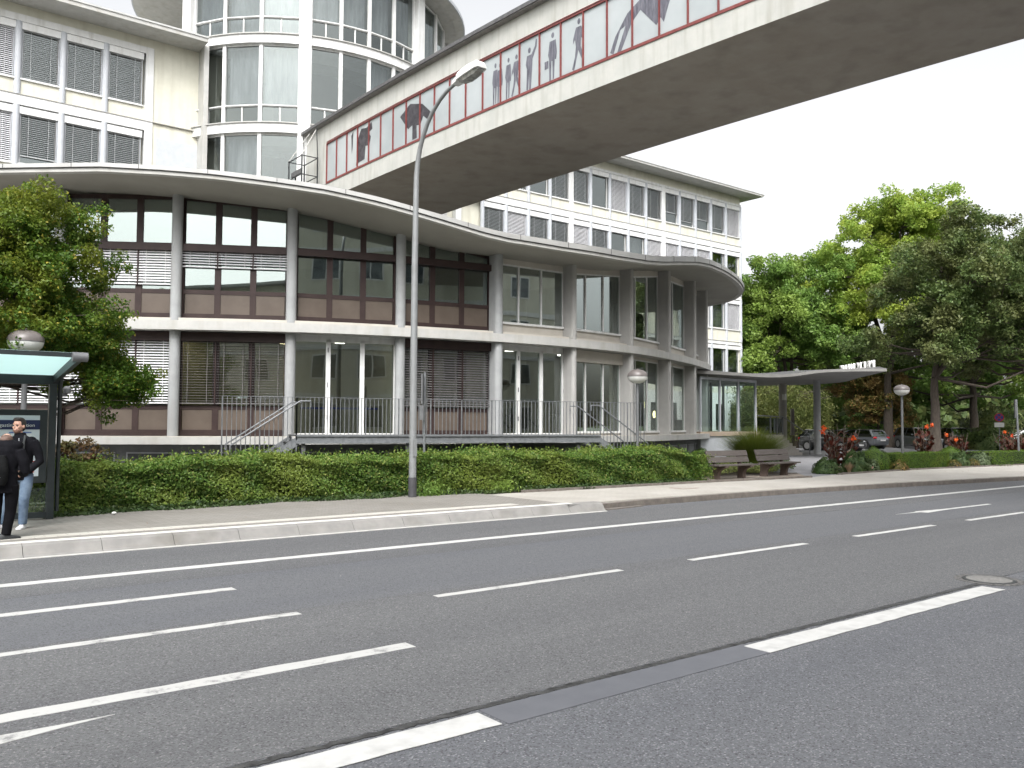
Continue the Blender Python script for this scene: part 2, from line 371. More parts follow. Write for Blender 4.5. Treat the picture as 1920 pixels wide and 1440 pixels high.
# carriageway, three asphalt lanes laid side by side
rd = MB(); rd.box(-120, .5, -.018, 200, 13.6, 0.0); road = struct(rd, 'road', asph3)
def sheet(name, pts, m, z, parent):
    mb = MB(); n = len(pts); mb.add([(x, y, z) for x, y in pts] + [(x, y, z - .003) for x, y in pts], [tuple(range(n)), tuple(range(2 * n - 1, n - 1, -1))] + [(i, i + n, (i + 1) % n + n, (i + 1) % n) for i in range(n)])
    return mb.build(name, m, parent)
def wob(x0, x1, y, a=.03, n=60, s=0):
    return [(x0 + (x1 - x0) * i / n, y + a * math.sin(i * 1.3 + s) + a * .6 * math.sin(i * 3.1 + s)) for i in range(n + 1)]
sheet('asphalt_lane', wob(-120, 200, 4.62, .006) + wob(200, -120, 8.05, .01), asphalt, .004, road)
sheet('asphalt_lane', wob(-120, 200, 8.06, .01) + wob(200, -120, 10.35, .05), asph2, .0035, road)
sheet('asphalt_lane', wob(-120, 200, 10.36, .05) + wob(200, -120, 13.3, .01), asphalt, .004, road)
# torn edge and seal strip beside the centre line
def ragged(x0, x1, y, a, n, seed):
    r_ = random.Random(seed); return [(x0 + (x1 - x0) * i / n, y + r_.uniform(-a, a)) for i in range(n + 1)]
sheet('tar_seam', ragged(1.6, 11.2, 4.60, .012, 300, 1) + ragged(11.2, 1.6, 4.545, .012, 300, 2), tar, .0055, road)
sheet('seal_strip', [(3.3, 4.22), (6.05, 4.235), (6.05, 4.54), (3.3, 4.54)], sealm, .0045, road)
sheet('seal_strip', [(-3, 4.2), (1.2, 4.2), (1.2, 4.54), (-3, 4.54)], sealm, .0045, road)
sheet('seal_strip', [(11.5, 4.23), (14.0, 4.24), (14.0, 4.5), (11.5, 4.5)], sealm, .0045, road)
def mark(x0, x1, y, wd=.12, m=paint, sl=0.0, name='lane_marking'):
    n = max(2, int((x1 - x0) / .15)); r_ = random.Random(int(x0 * 10 + y * 7)); a = .007
    P = [(x0 + (x1 - x0) * i / n, y - wd / 2 + r_.uniform(-a, a)) for i in range(n + 1)] + [(x1 + sl - (x1 - x0 + 0) * i / n, y + wd / 2 + r_.uniform(-a, a)) for i in range(n + 1)]
    return sheet(name, P, m, .0075, road)
mark(-40, 90, 11.17, .20, paintnew, name='edge_line')
mark(-6, 3.5, 9.47, .15, paint)
mark(-9, 3.56, 7.88, .12, paint)
for x0, x1 in ((5.06, 7.86), (9.2, 11.95), (13.4, 16.1), (17.5, 20.2), (21.7, 24.4), (25.9, 28.6), (30.1, 32.8)):
    mark(x0, x1, 7.76, .12, paintnew if x0 > 8 else paint)
mark(-6, 3.8, 6.20, .17, paint)
sheet('lane_marking', [(-2, 5.60), (.55, 5.70), (.78, 5.72), (1.12, 5.80), (1.42, 5.862), (1.1, 5.86), (.79, 5.875), (-2, 5.80)], paint, .0075, road)
mark(.3, 3.26, 4.37, .25, paintnew)
mark(6.0, 10.43, 4.36, .25, paintnew)
mark(14.2, 18.6, 4.36, .25, paintnew)
# direction arrow on the turning lane
sheet('arrow_marking', [(17.4, 9.17), (18.3, 9.10), (18.35, 8.95), (19.4, 9.03), (21.6, 9.02), (21.6, 9.12), (19.4, 9.13), (18.35, 9.25), (18.3, 9.17)], paintnew, .0075, road)
# manhole covers
def manhole(cx, cy, r, nm, label):
    t = thing(nm, label, 'manhole cover', (cx, cy, .004))
    a = MB(); a.lathe([(r * 1.32, 0), (r * 1.32, .002), (r * 1.02, .004), (r * 1.02, .0)], (cx, cy, .004), 36); a.build('stone_ring', pm(nm + '_ring', (.045, .045, .045), (.17, .165, .16), 22, .9, .5, 40), t)
    a = MB(); a.lathe([(r, 0), (r, .006), (r * .92, .007)], (cx, cy, .004), 36); a.build('iron_rim', blackm, t)
    a = MB(); a.lathe([(r * .86, 0), (r * .86, .0085), (0.001, .0085)], (cx, cy, .004), 36); a.build('cover', pm(nm + '_c', (.15, .148, .142), (.24, .235, .225), 25, .8, .4, 30), t)
manhole(10.95, 4.62, .29, 'manhole_cover', 'round iron manhole cover in the road at the tip of the thick centre line')
# flecks of litter and chewing gum on the road
fl = MB()
for i in range(60):
    x, y = random.uniform(1, 18), random.uniform(3.5, 13); s_ = random.uniform(.008, .022)
    fl.add([(x, y, .0085), (x + s_, y + s_ * .3, .0085), (x + s_ * .7, y + s_, .0085)], [(0, 1, 2)])
fk = fl.build('litter_specks', paintnew, road); fk['kind'] = 'stuff'

# pavement: far side, with bus kerb on the left and a low kerb on the right
KY = 13.66
pv = MB(); pv.box(-60, KY, -.02, 12.2, 17.6, .17); pv1 = struct(pv, 'pavement', pave)
pv = MB()
pv.prism([(12.2, KY), (14.5, 13.78), (19.5, 13.72), (25.3, 13.3), (32.1, 12.5), (45, 10.5), (60, 7.6), (110, -4), (110, 14), (60, 14.2), (42, 16), (33, 16.7), (27, 16.55), (25.2, 16.15), (20.7, 16.5), (13.5, 16.7), (12.2, 16.8)], -.02, .145)
struct(pv, 'pavement', pave2)
sheet2 = MB(); sheet2.box(-60, 14.02, .168, 11.2, 14.32, .1745); struct(sheet2, 'tactile_paving', tact)
kb = MB(); x = -20.0
while x < 12.1:
    x1 = x + .992
    kb.add([(x, 13.22, .0), (x1, 13.22, .0), (x1, 13.30, .03), (x, 13.30, .03), (x, 13.385, .15), (x1, 13.385, .15), (x, 13.46, .18), (x1, 13.46, .18), (x, 13.655, .18), (x1, 13.655, .18), (x, 13.655, 0), (x1, 13.655, 0)],
           [(0, 1, 2, 3), (3, 2, 5, 4), (4, 5, 7, 6), (6, 7, 9, 8), (0, 3, 4, 6, 8, 10), (1, 11, 9, 7, 5, 2)])
    x += 1.0
struct(kb, 'bus_kerb', kerbm)
kt = MB(); kt.box(-20, 13.465, .1805, 12.2, 13.65, .185); struct(kt, 'kerb_top', pm('kerb_top_white', (.60, .59, .56), (.68, .67, .64), 4, .8))
kt = MB(); kt.box(-20, 13.13, .0, 12.9, 13.225, .012); struct(kt, 'kerb_gutter', pm('kerb_gutter_pale', (.42, .41, .39), (.52, .51, .49), 6, .85))
kb = MB()
def krow(xs, ys, zt, z0=-.01):
    rows = []
    for x_, y_, z_ in zip(xs, ys, zt): rows.append([(x_, y_, z0), (x_, y_, z_), (x_, y_ + .13, z_), (x_, y_ + .13, z0)])
    return rows
kb.grid(krow([12.0, 12.3, 12.7, 13.1], [13.36, 13.40, 13.45, 13.50], [.178, .17, .14, .12])); struct(kb, 'kerb_end', kerbm)
kb = MB(); xs = [13.11, 13.6, 14.5, 17, 19.5, 22.5, 25.3, 28.7, 32.1, 38, 45, 60, 110]; ys = [13.50, 13.6, 13.65, 13.65, 13.59, 13.42, 13.17, 12.8, 12.37, 11.5, 10.37, 7.47, -4.1]
kb.grid(krow(xs, ys, [.12, .11] + [.125] * 11)); struct(kb, 'kerb', kerbdark)
# gutter stone shoe at the kerb drop
sheet3 = MB(); sheet3.prism([(13.1, 13.3), (14.4, 13.5), (14.4, 13.62), (13.1, 13.49)], .0, .02); struct(sheet3, 'gutter_stone', kerbdark)
npv = MB(); npv.box(-120, -12, -.018, 200, .38, .15); struct(npv, 'near_pavement', pave)
nk = MB(); nk.box(-120, .38, -.018, 200, .5, .152); struct(nk, 'near_kerb', kerbm)
# inset drain frame in the pavement
t = thing('drain_cover', 'rusty rectangular drain cover set in the beige pavement by the hedge end', 'drain cover', (18.0, 15.4, .146))
a = MB(); a.box(17.7, 15.15, .146, 18.35, 15.65, .150); a.build('frame', pm('rust', (.16, .10, .07), (.26, .18, .13), 20, .8), t)
a = MB(); a.box(17.75, 15.2, .1502, 18.3, 15.6, .153); a.build('lid', pave2, t)

# garden ground behind the pavement
gd = MB(); gd.prism([(-60, 17.602), (12.2, 17.602), (12.2, 16.802), (13.5, 16.702), (20.66, 16.502), (21.2, 18.4), (27, 18.6), (29, 22), (33, 25), (33, 40.9), (-60, 40.9)], -.02, .12); struct(gd, 'garden_ground', soil)
gd = MB(); gd.prism([(-60, 19.2), (21.0, 19.2), (27, 21.5), (31, 25), (31, 40.8), (-60, 40.8)], -.02, .135); struct(gd, 'bounce_paving', pm('bounce_slabs', (.30, .29, .27), (.36, .35, .33), 2, .9))  # pale slabs hidden behind the hedge, added to bounce light up to the soffit
gd = MB(); gd.prism([(20.67, 16.52), (25.2, 16.17), (27.2, 17.9), (21.2, 18.35)], -.02, .125); struct(gd, 'bench_gravel', gravel)
gd = MB(); gd.prism([(25.21, 16.16), (27.5, 16.57), (28.6, 17.4), (33, 18.6), (45, 18), (62, 15.5), (110, 12), (110, 60), (62, 60), (56, 44), (41, 40), (33.1, 27), (29.1, 22), (27.3, 18.0)], -.02, .13); struct(gd, 'driveway', drivem)
gd = MB(); gd.prism([(27.52, 16.56), (33, 16.72), (42, 16.02), (60, 14.22), (110, 14.02), (110, 15.6), (60, 15.4), (45, 17.6), (33, 18.5), (28.7, 17.35)], -.02, .16); struct(gd, 'flower_bed_ground', soil)
ke = MB(); pts = [(13.4, 16.64), (20.66, 16.44), (25.2, 16.08), (25.25, 16.1)]
def edging(pts, zt, m, wd=.07):
    e = MB()
    for (xa, ya), (xb, yb) in zip(pts[:-1], pts[1:]):
        d = Vector((xb - xa, yb - ya)); L_ = d.length; d /= L_; e.fbox((xa, ya), d, (-d.y, d.x), 0, L_, -wd, 0, .0, zt)
    return struct(e, 'bed_edging', m)
edging([(13.4, 16.70), (20.66, 16.49), (25.2, 16.15)], .21, kerbdark)
edging([(27.5, 16.55), (33, 16.71), (42, 16.01), (60, 14.21), (110, 14.01)], .20, kerbdark)
edging([(21.3, 18.5), (27.3, 18.1)], .15, kerbdark, .05)
# ================================================================ curved pavilion
E_ = np.array([(-2.6,31.2),(.4,28.7),(3.8,26.3),(7.1,24.2),(8.4,23.45),(9.8,22.75),(11.3,22.15),(12.9,21.7),(14.3,21.4),(15.85,21.15),(17.3,21.0),(18.7,20.95),(20.2,21.05),(22,21.3),(23.6,21.72),(25.4,22.4),(27.3,23.2),(29.2,24.1),(31.1,25.15),(32.8,26.3),(34.2,27.8),(34.8,29.6),(34.6,31.4),(33.6,33.4),(31,36)])
def catmull(P, n=12):
    out = []; Q = np.vstack([2 * P[0] - P[1], P, 2 * P[-1] - P[-2]])
    for i in range(1, len(Q) - 2):
        for k in range(n):
            t = k / n; a, b, c, d = Q[i - 1:i + 3]
            out.append(.5 * ((2 * b) + (-a + c) * t + (2 * a - 5 * b + 4 * c - d) * t * t + (-a + 3 * b - 3 * c + d) * t ** 3))
    out.append(Q[-2]); return np.array(out)
CV = catmull(E_)
for _ in range(25): CV[1:-1] = .25 * CV[:-2] + .5 * CV[1:-1] + .25 * CV[2:]
TV = np.gradient(CV, axis=0); TV /= np.linalg.norm(TV, axis=1)[:, None]; NV = np.stack([-TV[:, 1], TV[:, 0]], 1)
SV = np.r_[0, np.cumsum(np.linalg.norm(np.diff(CV, axis=0), axis=1))]
def cpt(s, o=0.0):
    p = np.array([np.interp(s, SV, CV[:, 0]), np.interp(s, SV, CV[:, 1])]); n = np.array([np.interp(s, SV, NV[:, 0]), np.interp(s, SV, NV[:, 1])]); n /= np.linalg.norm(n)
    return p + n * o, n
ZS = [(0, 8.0), (8, 8.22), (10.5, 8.34), (12, 8.31), (13.3, 8.25), (14.5, 8.16), (15.9, 8.04), (17.2, 7.85), (18.1, 7.69), (19.3, 7.47), (20.2, 7.31), (21, 7.23), (22.8, 7.19), (25, 7.21), (26.5, 7.28), (27.4, 7.38), (28.5, 7.58), (30, 7.83), (31.5, 7.99), (33.5, 8.09), (36, 8.15), (40, 8.2), (55, 8.2)]
def zroof(s): return float(np.interp(s, [a for a, b in ZS], [b for a, b in ZS]))
PZ, SZ, SLT = 1.46, 4.42, 4.68          # podium top, slab underside and top
pav = thing('curved_pavilion', 'two storey pavilion with wavy roof and curved glazed front behind the hedge', 'building', (16, 24, 0))
back = [(31, 40.6), (-2.6, 40.6)]
def outline(o, s0=0, s1=None):
    s1 = s1 or SV[-1]; ss = np.arange(s0, s1, .45); return [tuple(cpt(s, o)[0]) for s in ss]
mb = MB(); mb.prism(outline(0) + back, PZ - .21, PZ); mb.build('podium_slab', offwhite, pav)
mb = MB(); mb.prism(outline(.012) + back, PZ, PZ + .012); 
mb.build('podium_ledge', lightpanel, pav)
mb = MB(); mb.prism(outline(.55) + back, 0, PZ - .21, top=False); mb.build('basement_wall', pm('plinth_grey', (.10, .105, .11), (.14, .145, .15), 2, .8), pav)
for i in range(22):
    s = 6.0 + i * 1.55; (p, n) = cpt(s, .535); p2, _ = cpt(s + 1.25, .535); d = p2 - p; L_ = np.linalg.norm(d); d /= L_
    f = MB(); f.fbox(p, d, (-d[1], d[0]), 0, L_, -.02, .02, .35, 1.02); fr = f.build('basement_window', pm('bw_frame', (.30, .31, .33)) if i == 0 else MATS['bw_frame'], pav)
    f = MB(); f.fbox(p, d, (-d[1], d[0]), .04, L_ - .04, -.026, .02, .38, .98); f.build('pane', blackm, fr)
mb = MB(); mb.prism(outline(0) + back, SZ, SLT); mb.build('floor_slab', offwhite, pav)
mb = MB(); mb.prism(outline(.30) + back, SLT, SLT + .10); mb.build('slab_upstand', lightpanel, pav)
# wavy roof: ruled between the front rim and the back line
def roofrows(ofs, dz, sN=None):
    rows = []; ss = np.arange(0, SV[-1] - 1.0, .3)
    for s in ss:
        p, n = cpt(s, ofs); z = zroof(s); k = s / (SV[-1] - 1.0)
        bx, by = -4 + 36 * k, 40.4 - 2.2 * max(0, (k - .8) / .2)
        hump = .0
        row = []
        for t in (0, .04, .1, .2, .35, .6, 1.0):
            row.append((p[0] + (bx - p[0]) * t, p[1] + (by - p[1]) * t, z + dz + hump * t))
        rows.append(row)
    return rows
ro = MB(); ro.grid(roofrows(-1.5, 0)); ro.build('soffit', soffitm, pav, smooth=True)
ro = MB(); ro.grid(roofrows(-1.42, .19)); ro.build('roof_top', pm('roof_gravel', (.10, .10, .09), (.17, .165, .15), 25, .95, .5, 60), pav, smooth=True)
def rim(o0, o1, za, zb):
    rows = []
    for s in np.arange(0, SV[-1] - 1.0, .3):
        p, n = cpt(s, o0); q, _ = cpt(s, o1); z = zroof(s); rows.append([(*p, z + za), (*p, z + zb), (*q, z + zb), (*q, z + za), (*p, z + za)])
    return rows
ro = MB(); ro.grid(rim(-1.505, -1.30, -.012, .085)); ro.build('roof_rim', offwhite, pav)
def fh(s): return float(np.interp(s, [8, 14, 20, 24, 30, 34], [.20, .21, .23, .27, .30, .24]))
ro = MB(); ro.grid([[(x, y, z if j in (0, 3, 4) else z - .42 + fh(.3 * i)) for j, (x, y, z) in enumerate(row)] for i, row in enumerate(rim(-1.56, -1.20, .10, .42))]); ro.build('roof_flashing', pm('zinc_flashing', (.36, .36, .35), (.44, .44, .43), 1.2, .5, c3=(.58, .58, .57), s3=.35, metal=.15), pav)
ro = MB(); ro.grid(rim(-1.53, -1.25, .08, .105)); ro.build('roof_drip', darklead, pav)

for s in np.arange(6.5, 42, 1.65):
    a_, n_ = cpt(s, -1.562); z_ = zroof(s); t_ = (n_[1], -n_[0]); ro = MB(); ro.fbox(a_, t_, n_, -.008, .008, -.006, .1, z_ + .10, z_ + fh(s) + .004); ro.build('flashing_joint', darklead, pav)
COLS = [2.6, 5.7, 8.77, 11.92, 15.12, 18.38, 21.62, 24.70, 27.95, 31.5, 35.2, 38.4, 41.2]
for i, s in enumerate(COLS):
    p, n = cpt(s, .40); t_ = (n[1], -n[0]); fin = i >= 7
    for (z0, z1) in ((PZ, SZ), (SLT, zroof(s) + .05)):
        c = MB()
        if not fin and i != 6: c.lathe([(.148, z0), (.148, z1)], (p[0], p[1], 0), 24)
        else:
            hw, dp = (.105, .21) if fin else (.14, .18); poly = []
            for k in range(9):
                a = math.pi * k / 8; poly.append((-math.cos(a) * hw, -dp - math.sin(a) * hw * .9))
            poly += [(hw, dp + .1), (-hw, dp + .1)]
            poly = [(p[0] + t_[0] * x - (-n[0]) * y, p[1] + t_[1] * x + n[1] * y) for x, y in poly]
            c.prism(poly, z0, z1)
        c.build('column', fingrey if fin else colgrey, pav, smooth=not fin)

# blinds: a set of tilted slats between u0..u1
def slats(o, U, V, u0, u1, v, z0, z1, pitch=.075, dep=.05, tilt=.6, thick=.006):
    m = MB(); n = int((z1 - z0) / pitch); c, s_ = math.cos(tilt) * dep / 2, math.sin(tilt) * dep / 2
    P = lambda a, b, z: (o[0] + U[0] * a + V[0] * b, o[1] + U[1] * a + V[1] * b, z)
    for i in range(n):
        z = z1 - pitch * (i + .5)
        m.add([P(u0, v - c, z - s_), P(u1, v - c, z - s_), P(u1, v + c, z + s_), P(u0, v + c, z + s_), P(u0, v - c, z - s_ + thick), P(u1, v - c, z - s_ + thick), P(u1, v + c, z + s_ + thick), P(u0, v + c, z + s_ + thick)],
              [(3, 2, 1, 0), (4, 5, 6, 7), (0, 1, 5, 4), (2, 3, 7, 6)])
    for u in (u0 + (u1 - u0) * .22, u0 + (u1 - u0) * .78): m.fbox(o, U, V, u - .006, u + .006, v - dep * .5 - .004, v - dep * .5 + .001, z0, z1)
    m.fbox(o, U, V, u0, u1, v - .02, v + .02, z0 - .02, z0 + .012)
    return m
def bay(i):
    a, _ = cpt(COLS[i], .62); b, _ = cpt(COLS[i + 1], .62); d = b - a; L_ = np.linalg.norm(d); U = d / L_; V = np.array([-U[1], U[0]])
    return a, U, V, L_
def brown_bay(i, z0, z1a, z1b, zp, ztr, blindz, bm, topl=True, bproud=.10, tilt=.7, panes=True):
    """z0 bottom, z1a/z1b top at both ends, zp top of panel, ztr transom centre"""
    a, U, V, L_ = bay(i); e = .10; f = MB(); zt = lambda u: z1a + (z1b - z1a) * u / L_
    f.fbox(a, U, V, e, L_ - e, -.04, .06, z0, z0 + .13); f.fbox(a, U, V, e, L_ - e, -.07, .05, z0 - .04, z0 + .03)
    ms = [e + (L_ - 2 * e) * k / 3 for k in range(4)]
    for k, u in enumerate(ms):
        w_ = .06 if k in (0, 3) else .085
        f.fbox(a, U, V, u - w_, u + w_, -.045, .07, z0, zt(u) , None, zt(u))
    f.fbox(a, U, V, e, L_ - e, -.035, .055, zp, zp + .12)
    if topl:
        f.fbox(a, U, V, e, L_ - e, -.043, .06, ztr - .08, ztr + .14)
        f.fbox(a, U, V, e, L_ - e, -.04, .05, zt(e) - .12, zt(e), zt(L_ - e) - .12, zt(L_ - e))
    else: f.fbox(a, U, V, e, L_ - e, -.04, .05, zt(e) - .28, zt(e), zt(L_ - e) - .28, zt(L_ - e))
    wn = f.build('window', brown, pav)
    h = MB(); h.fbox(a, U, V, e - .06, L_ - e + .06, -.20, -.05, ztr - .10 if topl else z1a - .27, ztr + .09 if topl else z1a - .02); h.build('blind_box', brown, wn)
    top_g = (ztr - .06) if topl else z1a - .25
    for k in range(3):
        u0, u1 = ms[k] + .085, ms[k + 1] - .085
        p = MB(); g_ = MB(); p.fbox(a, U, V, u0, u1, -.02, .02, z0 + .13, zp); p.build('spandrel_panel', brownpanel, wn)
        g_.fbox(a, U, V, u0, u1, .0, .012, zp + .12, top_g); g_.build('pane', g_blue if topl else g_low, wn); g_ = MB()
        if topl and zt(u1) - .12 > ztr + .16: g_.fbox(a, U, V, u0, u1, .0, .012, ztr + .14, zt(u0) - .1, None, zt(u1) - .1); g_.build('pane', g_blue, wn)
    if blindz:
        for k in range(3):
            u0, u1 = ms[k] + .02, ms[k + 1] - .02
            slats(a, U, V, u0, u1, -.11, blindz, (ztr - .1) if topl else z1a - .27, tilt=tilt).build('blind', bm, wn)
        for u in ms: r = MB(); r.fbox(a, U, V, u - .015, u + .015, -.15, -.09, blindz - .02, (ztr - .1) if topl else z1a - .27); r.build('guide_rail', brown, wn)
    return wn
for i, bz in ((0, 5.8), (1, 5.8), (2, 5.75), (3, 6.27), (4, None), (5, None)):
    za, zb = zroof(COLS[i]) + .0, zroof(COLS[i + 1]) + .0
    brown_bay(i, SLT + .13, za, zb, 5.50, 6.80, bz, blindw if i < 3 else blindm, tilt=.95 if i < 3 else .75)
for i, bm, tl in ((0, blindw, .6), (1, blindw, .6), (2, blindw, .6), (3, blindd, .12), (5, blindd, .45)):
    brown_bay(i, PZ + .06, SZ, SZ, 2.22, 0, 2.40, bm, topl=False, tilt=tl)
# white three-leaf doors
def door_bay(i):
    a, U, V, L_ = bay(i); e = .08; ms = [e + (L_ - 2 * e) * k / 3 for k in range(4)]; f = MB()
    f.fbox(a, U, V, e, L_ - e, -.05, .05, SZ - .20, SZ); f.fbox(a, U, V, e, L_ - e, -.045, .05, PZ + .01, PZ + .10)
    for k, u in enumerate(ms): w_ = .05 if k in (0, 3) else .065; f.fbox(a, U, V, u - w_, u + w_, -.05, .055, PZ + .01, SZ - .1)
    wn = f.build('glass_door', white, pav); g_ = MB()
    for k in range(3): g_.fbox(a, U, V, ms[k] + .06, ms[k + 1] - .06, 0, .012, PZ + .1, SZ - .2)
    g_.build('pane', g_low, wn); h = MB()
    for k in (1, 3):
        for z in (PZ + .5, 2.9, SZ - .5): h.fbox(a, U, V, ms[k] - .02, ms[k] + .0, -.075, -.045, z, z + .14)
    h.build('hinge', steeld, wn)
door_bay(4); door_bay(6)
def grey_bay(i, z0, z1, n=3, sillh=.32, head=.22, box=False):
    a, U, V, L_ = bay(i); e = .09; f = MB(); zs = z0 + sillh
    s_ = MB(); s_.fbox(a, U, V, e, L_ - e, -.03, .09, z0 - .02, zs - .03); s2_ = MB(); za_, zb_ = (zroof(COLS[i]) + .03, zroof(COLS[i + 1]) + .03) if z0 > 3 else (z1, z1); s2_.fbox(a, U, V, e, L_ - e, -.035, .085, za_ - head, za_, zb_ - head, zb_); zq = lambda u: za_ + (zb_ - za_) * (u - e) / (L_ - 2 * e)
    b2_ = MB()
    if box: b2_.fbox(a, U, V, e - .05, L_ - e + .05, -.16, -.036, z1 - .42, z1 - .02)
    f.fbox(a, U, V, e, L_ - e, -.10, .08, zs - .03, zs + .04); f.fbox(a, U, V, e, L_ - e, -.033, .06, za_ - head - .05, za_ - head + .01, zb_ - head - .05, zb_ - head + .01)
    if i >= 9: n = 2 if i == 9 else 2
    ms = [e + (L_ - 2 * e) * k / n for k in range(n + 1)]
    for k, u in enumerate(ms): w_ = .028; f.fbox(a, U, V, u - w_, u + w_, -.04, .06, zs, zq(u) - head)
    wn = f.build('window', white, pav); s_.build('spandrel', lightpanel, wn); s2_.build('head_panel', lightpanel, wn)
    if box: b2_.build('blind_box', lightpanel, wn)
    g_ = MB(); g_.fbox(a, U, V, e, L_ - e, 0, .01, zs + .03, za_ - head, zs + .03, zb_ - head); g_.build('pane', g_grey if z0 > 3 else g_low, wn)
for i in (6, 7, 8, 9, 10, 11):
    grey_bay(i, SLT + .10, min(zroof(COLS[i]), zroof(COLS[i + 1])) + .02)
for i in (7, 8, 9, 10, 11):
    grey_bay(i, PZ + .02, SZ, sillh=.10, head=.10 if i != 7 else .35, box=(i == 7))
# interior: floors, rear walls, ceilings, lights, furniture hints
mb = MB(); ss = np.arange(5.5, 41, 1.0)
for zz0, zz1, nm, m_ in ((PZ + .02, SZ, 'interior_wall', inwall), (SLT + .11, 7.15, 'interior_wall', inwhite)):
    r_ = MB(); r_.grid([[(*cpt(s, 5.2 if s < 33 else 3.2)[0], zz0), (*cpt(s, 5.2 if s < 33 else 3.2)[0], zz1)] for s in ss]); r_.build(nm, m_, pav)
    pw = MB()
    for k in (3, 5, 6, 8):
        s = COLS[k]; a_, n_ = cpt(s, .95); t_ = (n_[1], -n_[0]); pw.fbox(a_, n_, t_, 0, 4.0, -.05, .05, zz0, zz1)
    pw.build('partition_wall', inwhite if zz0 > 3 else inwall, pav)
fl_ = MB(); fl_.prism(outline(.8, 3, 42) + [(31, 39)], PZ + .012, PZ + .03); fl_.build('interior_floor', infloor, pav)
fl_ = MB(); fl_.prism(outline(.8, 3, 42) + [(31, 39)], SLT + .1, SLT + .12); fl_.build('interior_floor', infloor, pav)
for s, o in ((12.6, 1.6), (13.4, 2.4), (14.3, 1.9), (13.9, 3.2), (12.9, 3.0), (14.8, 3.3), (15.9, 2.0), (16.9, 2.6), (17.6, 1.6), (22.5, 2.0), (23.6, 2.4), (24.2, 1.6), (25.5, 1.8), (26.6, 2.4), (27.2, 1.5), (30.2, 1.9)):
    c_, n_ = cpt(s, o); q = MB(); q.lathe([(.16, 4.385), (.16, 4.41)], (c_[0], c_[1], 0), 14); q.build('ceiling_light', lit if s < 15.5 else lit2, pav)
for s, o, z in ((28.6, 2.4, 3.0), (31.0, 2.0, 3.0), (33.6, 1.9, 2.7), (33.9, 1.6, 2.3)):
    c_, n_ = cpt(s, o); q = MB(); q.ell((c_[0], c_[1], z), (.07, .07, .16), 10, 8); q.build('wall_lamp', wallamp, pav)
# desks, plants and a red chair seen through the glass
inter = MB()
for s in (20.2, 22.6, 25.8, 28.6):
    c_, n_ = cpt(s, 2.0); t_ = (n_[1], -n_[0]); inter.fbox(c_, t_, n_, -.7, .7, -.35, .35, PZ + .70, PZ + .74); inter.fbox(c_, t_, n_, -.65, -.6, -.3, .3, PZ + .03, PZ + .7); inter.fbox(c_, t_, n_, .6, .65, -.3, .3, PZ + .03, PZ + .7)
inter.build('interior_table', pm('table_wood', (.16, .12, .08), (.20, .15, .10), 5), pav)
inter = MB(); c_, n_ = cpt(30.6, 1.5); inter.ell((c_[0], c_[1], PZ + .5), (.4, .35, .3)); inter.ell((c_[0], c_[1] + .25, PZ + .75), (.4, .12, .4)); inter.build('interior_armchair', pm('red_chair', (.30, .04, .06)), pav, smooth=True)
for s in (25.2, 26.2, 27.0, 28.8, 29.9):
    c_, n_ = cpt(s, .82); t_ = (n_[1], -n_[0]); q = MB(); q.fbox(c_, t_, n_, -.35, .35, 0, .12, PZ + .12, PZ + .26 + .1 * (s % 1)); q.build('windowsill_box', white, pav)
for s in (22.2, 23.9, 25.7, 28.6):
    c_, n_ = cpt(s, .84); t_ = (n_[1], -n_[0]); q = MB(); q.fbox(c_, t_, n_, -.45, .45, 0, .10, SLT + .44, SLT + .52); q.build('windowsill_box', white, pav)
# yellow-green sign strip above door: exit pictogram inside
c_, n_ = cpt(22.3, 1.6); t_ = (n_[1], -n_[0]); q = MB(); q.fbox(c_, t_, n_, -.16, .16, 0, .03, 4.0, 4.14); q.build('exit_sign', emit('exit_glow', (.25, .8, .55), .5), pav)
c_, n_ = cpt(16.8, 1.8); t_ = (n_[1], -n_[0]); q = MB(); q.fbox(c_, t_, n_, -1.2, 1.2, 0, .03, 2.28, 2.34); q.build('blue_belt', pm('blue', (.02, .03, .22)), pav)

# ================================================================ steel walkway with railings in front of the doors
wk = thing('access_walkway', 'galvanised steel walkway with bar railings and steps before the pavilion doors', 'walkway', (13.5, 20, 0))
A = np.array([9.35, 21.05]); B = np.array([18.1, 18.75]); d = B - A; WL = np.linalg.norm(d); U = d / WL; WZ = 1.53; V = np.array([-U[1], U[0]])
q = MB(); q.fbox(A, U, V, 0, WL, .05, 1.35, WZ - .03, WZ + .01); q.prism([tuple(A + V * .9), tuple(B + V * .9), (18.2, 20.9), (14, 21.2), (10.4, 22.1)], WZ - .035, WZ + .004); q.build('deck', steeld, wk)
q = MB(); q.fbox(A, U, V, 0, WL, -.03, .03, WZ - .20, WZ + .02); q.fbox(A, U, V, 0, WL, -.07, -.03, WZ - .03, WZ + .02); q.fbox(A, U, V, 0, WL, -.07, -.03, WZ - .215, WZ - .185); q.build('edge_beam', steel, wk)
for u in (.15, 3.0, 6.0, 8.3, WL - .2): q = MB(); q.fbox(A, U, V, u, u + .1, .05, .15, 0.0, WZ - .03); q.build('post', steeld, wk)
def rail(u0, u1, zb0, zb1, zt=WZ + 1.0, step=.115):
    m = MB(); n = int(round((u1 - u0) / step))
    for k in range(n + 1):
        u = u0 + (u1 - u0) * k / n; p = A + U * u - V * .02; zb = zb0 + (zb1 - zb0) * k / n
        m.add(*barbox(p, .008 if k % 8 else .014, zb, zt))
    P0, P1 = A + U * u0 - V * .02, A + U * u1 - V * .02
    m.bar((*P0, zt), (*P1, zt), .035, .012)
    return m
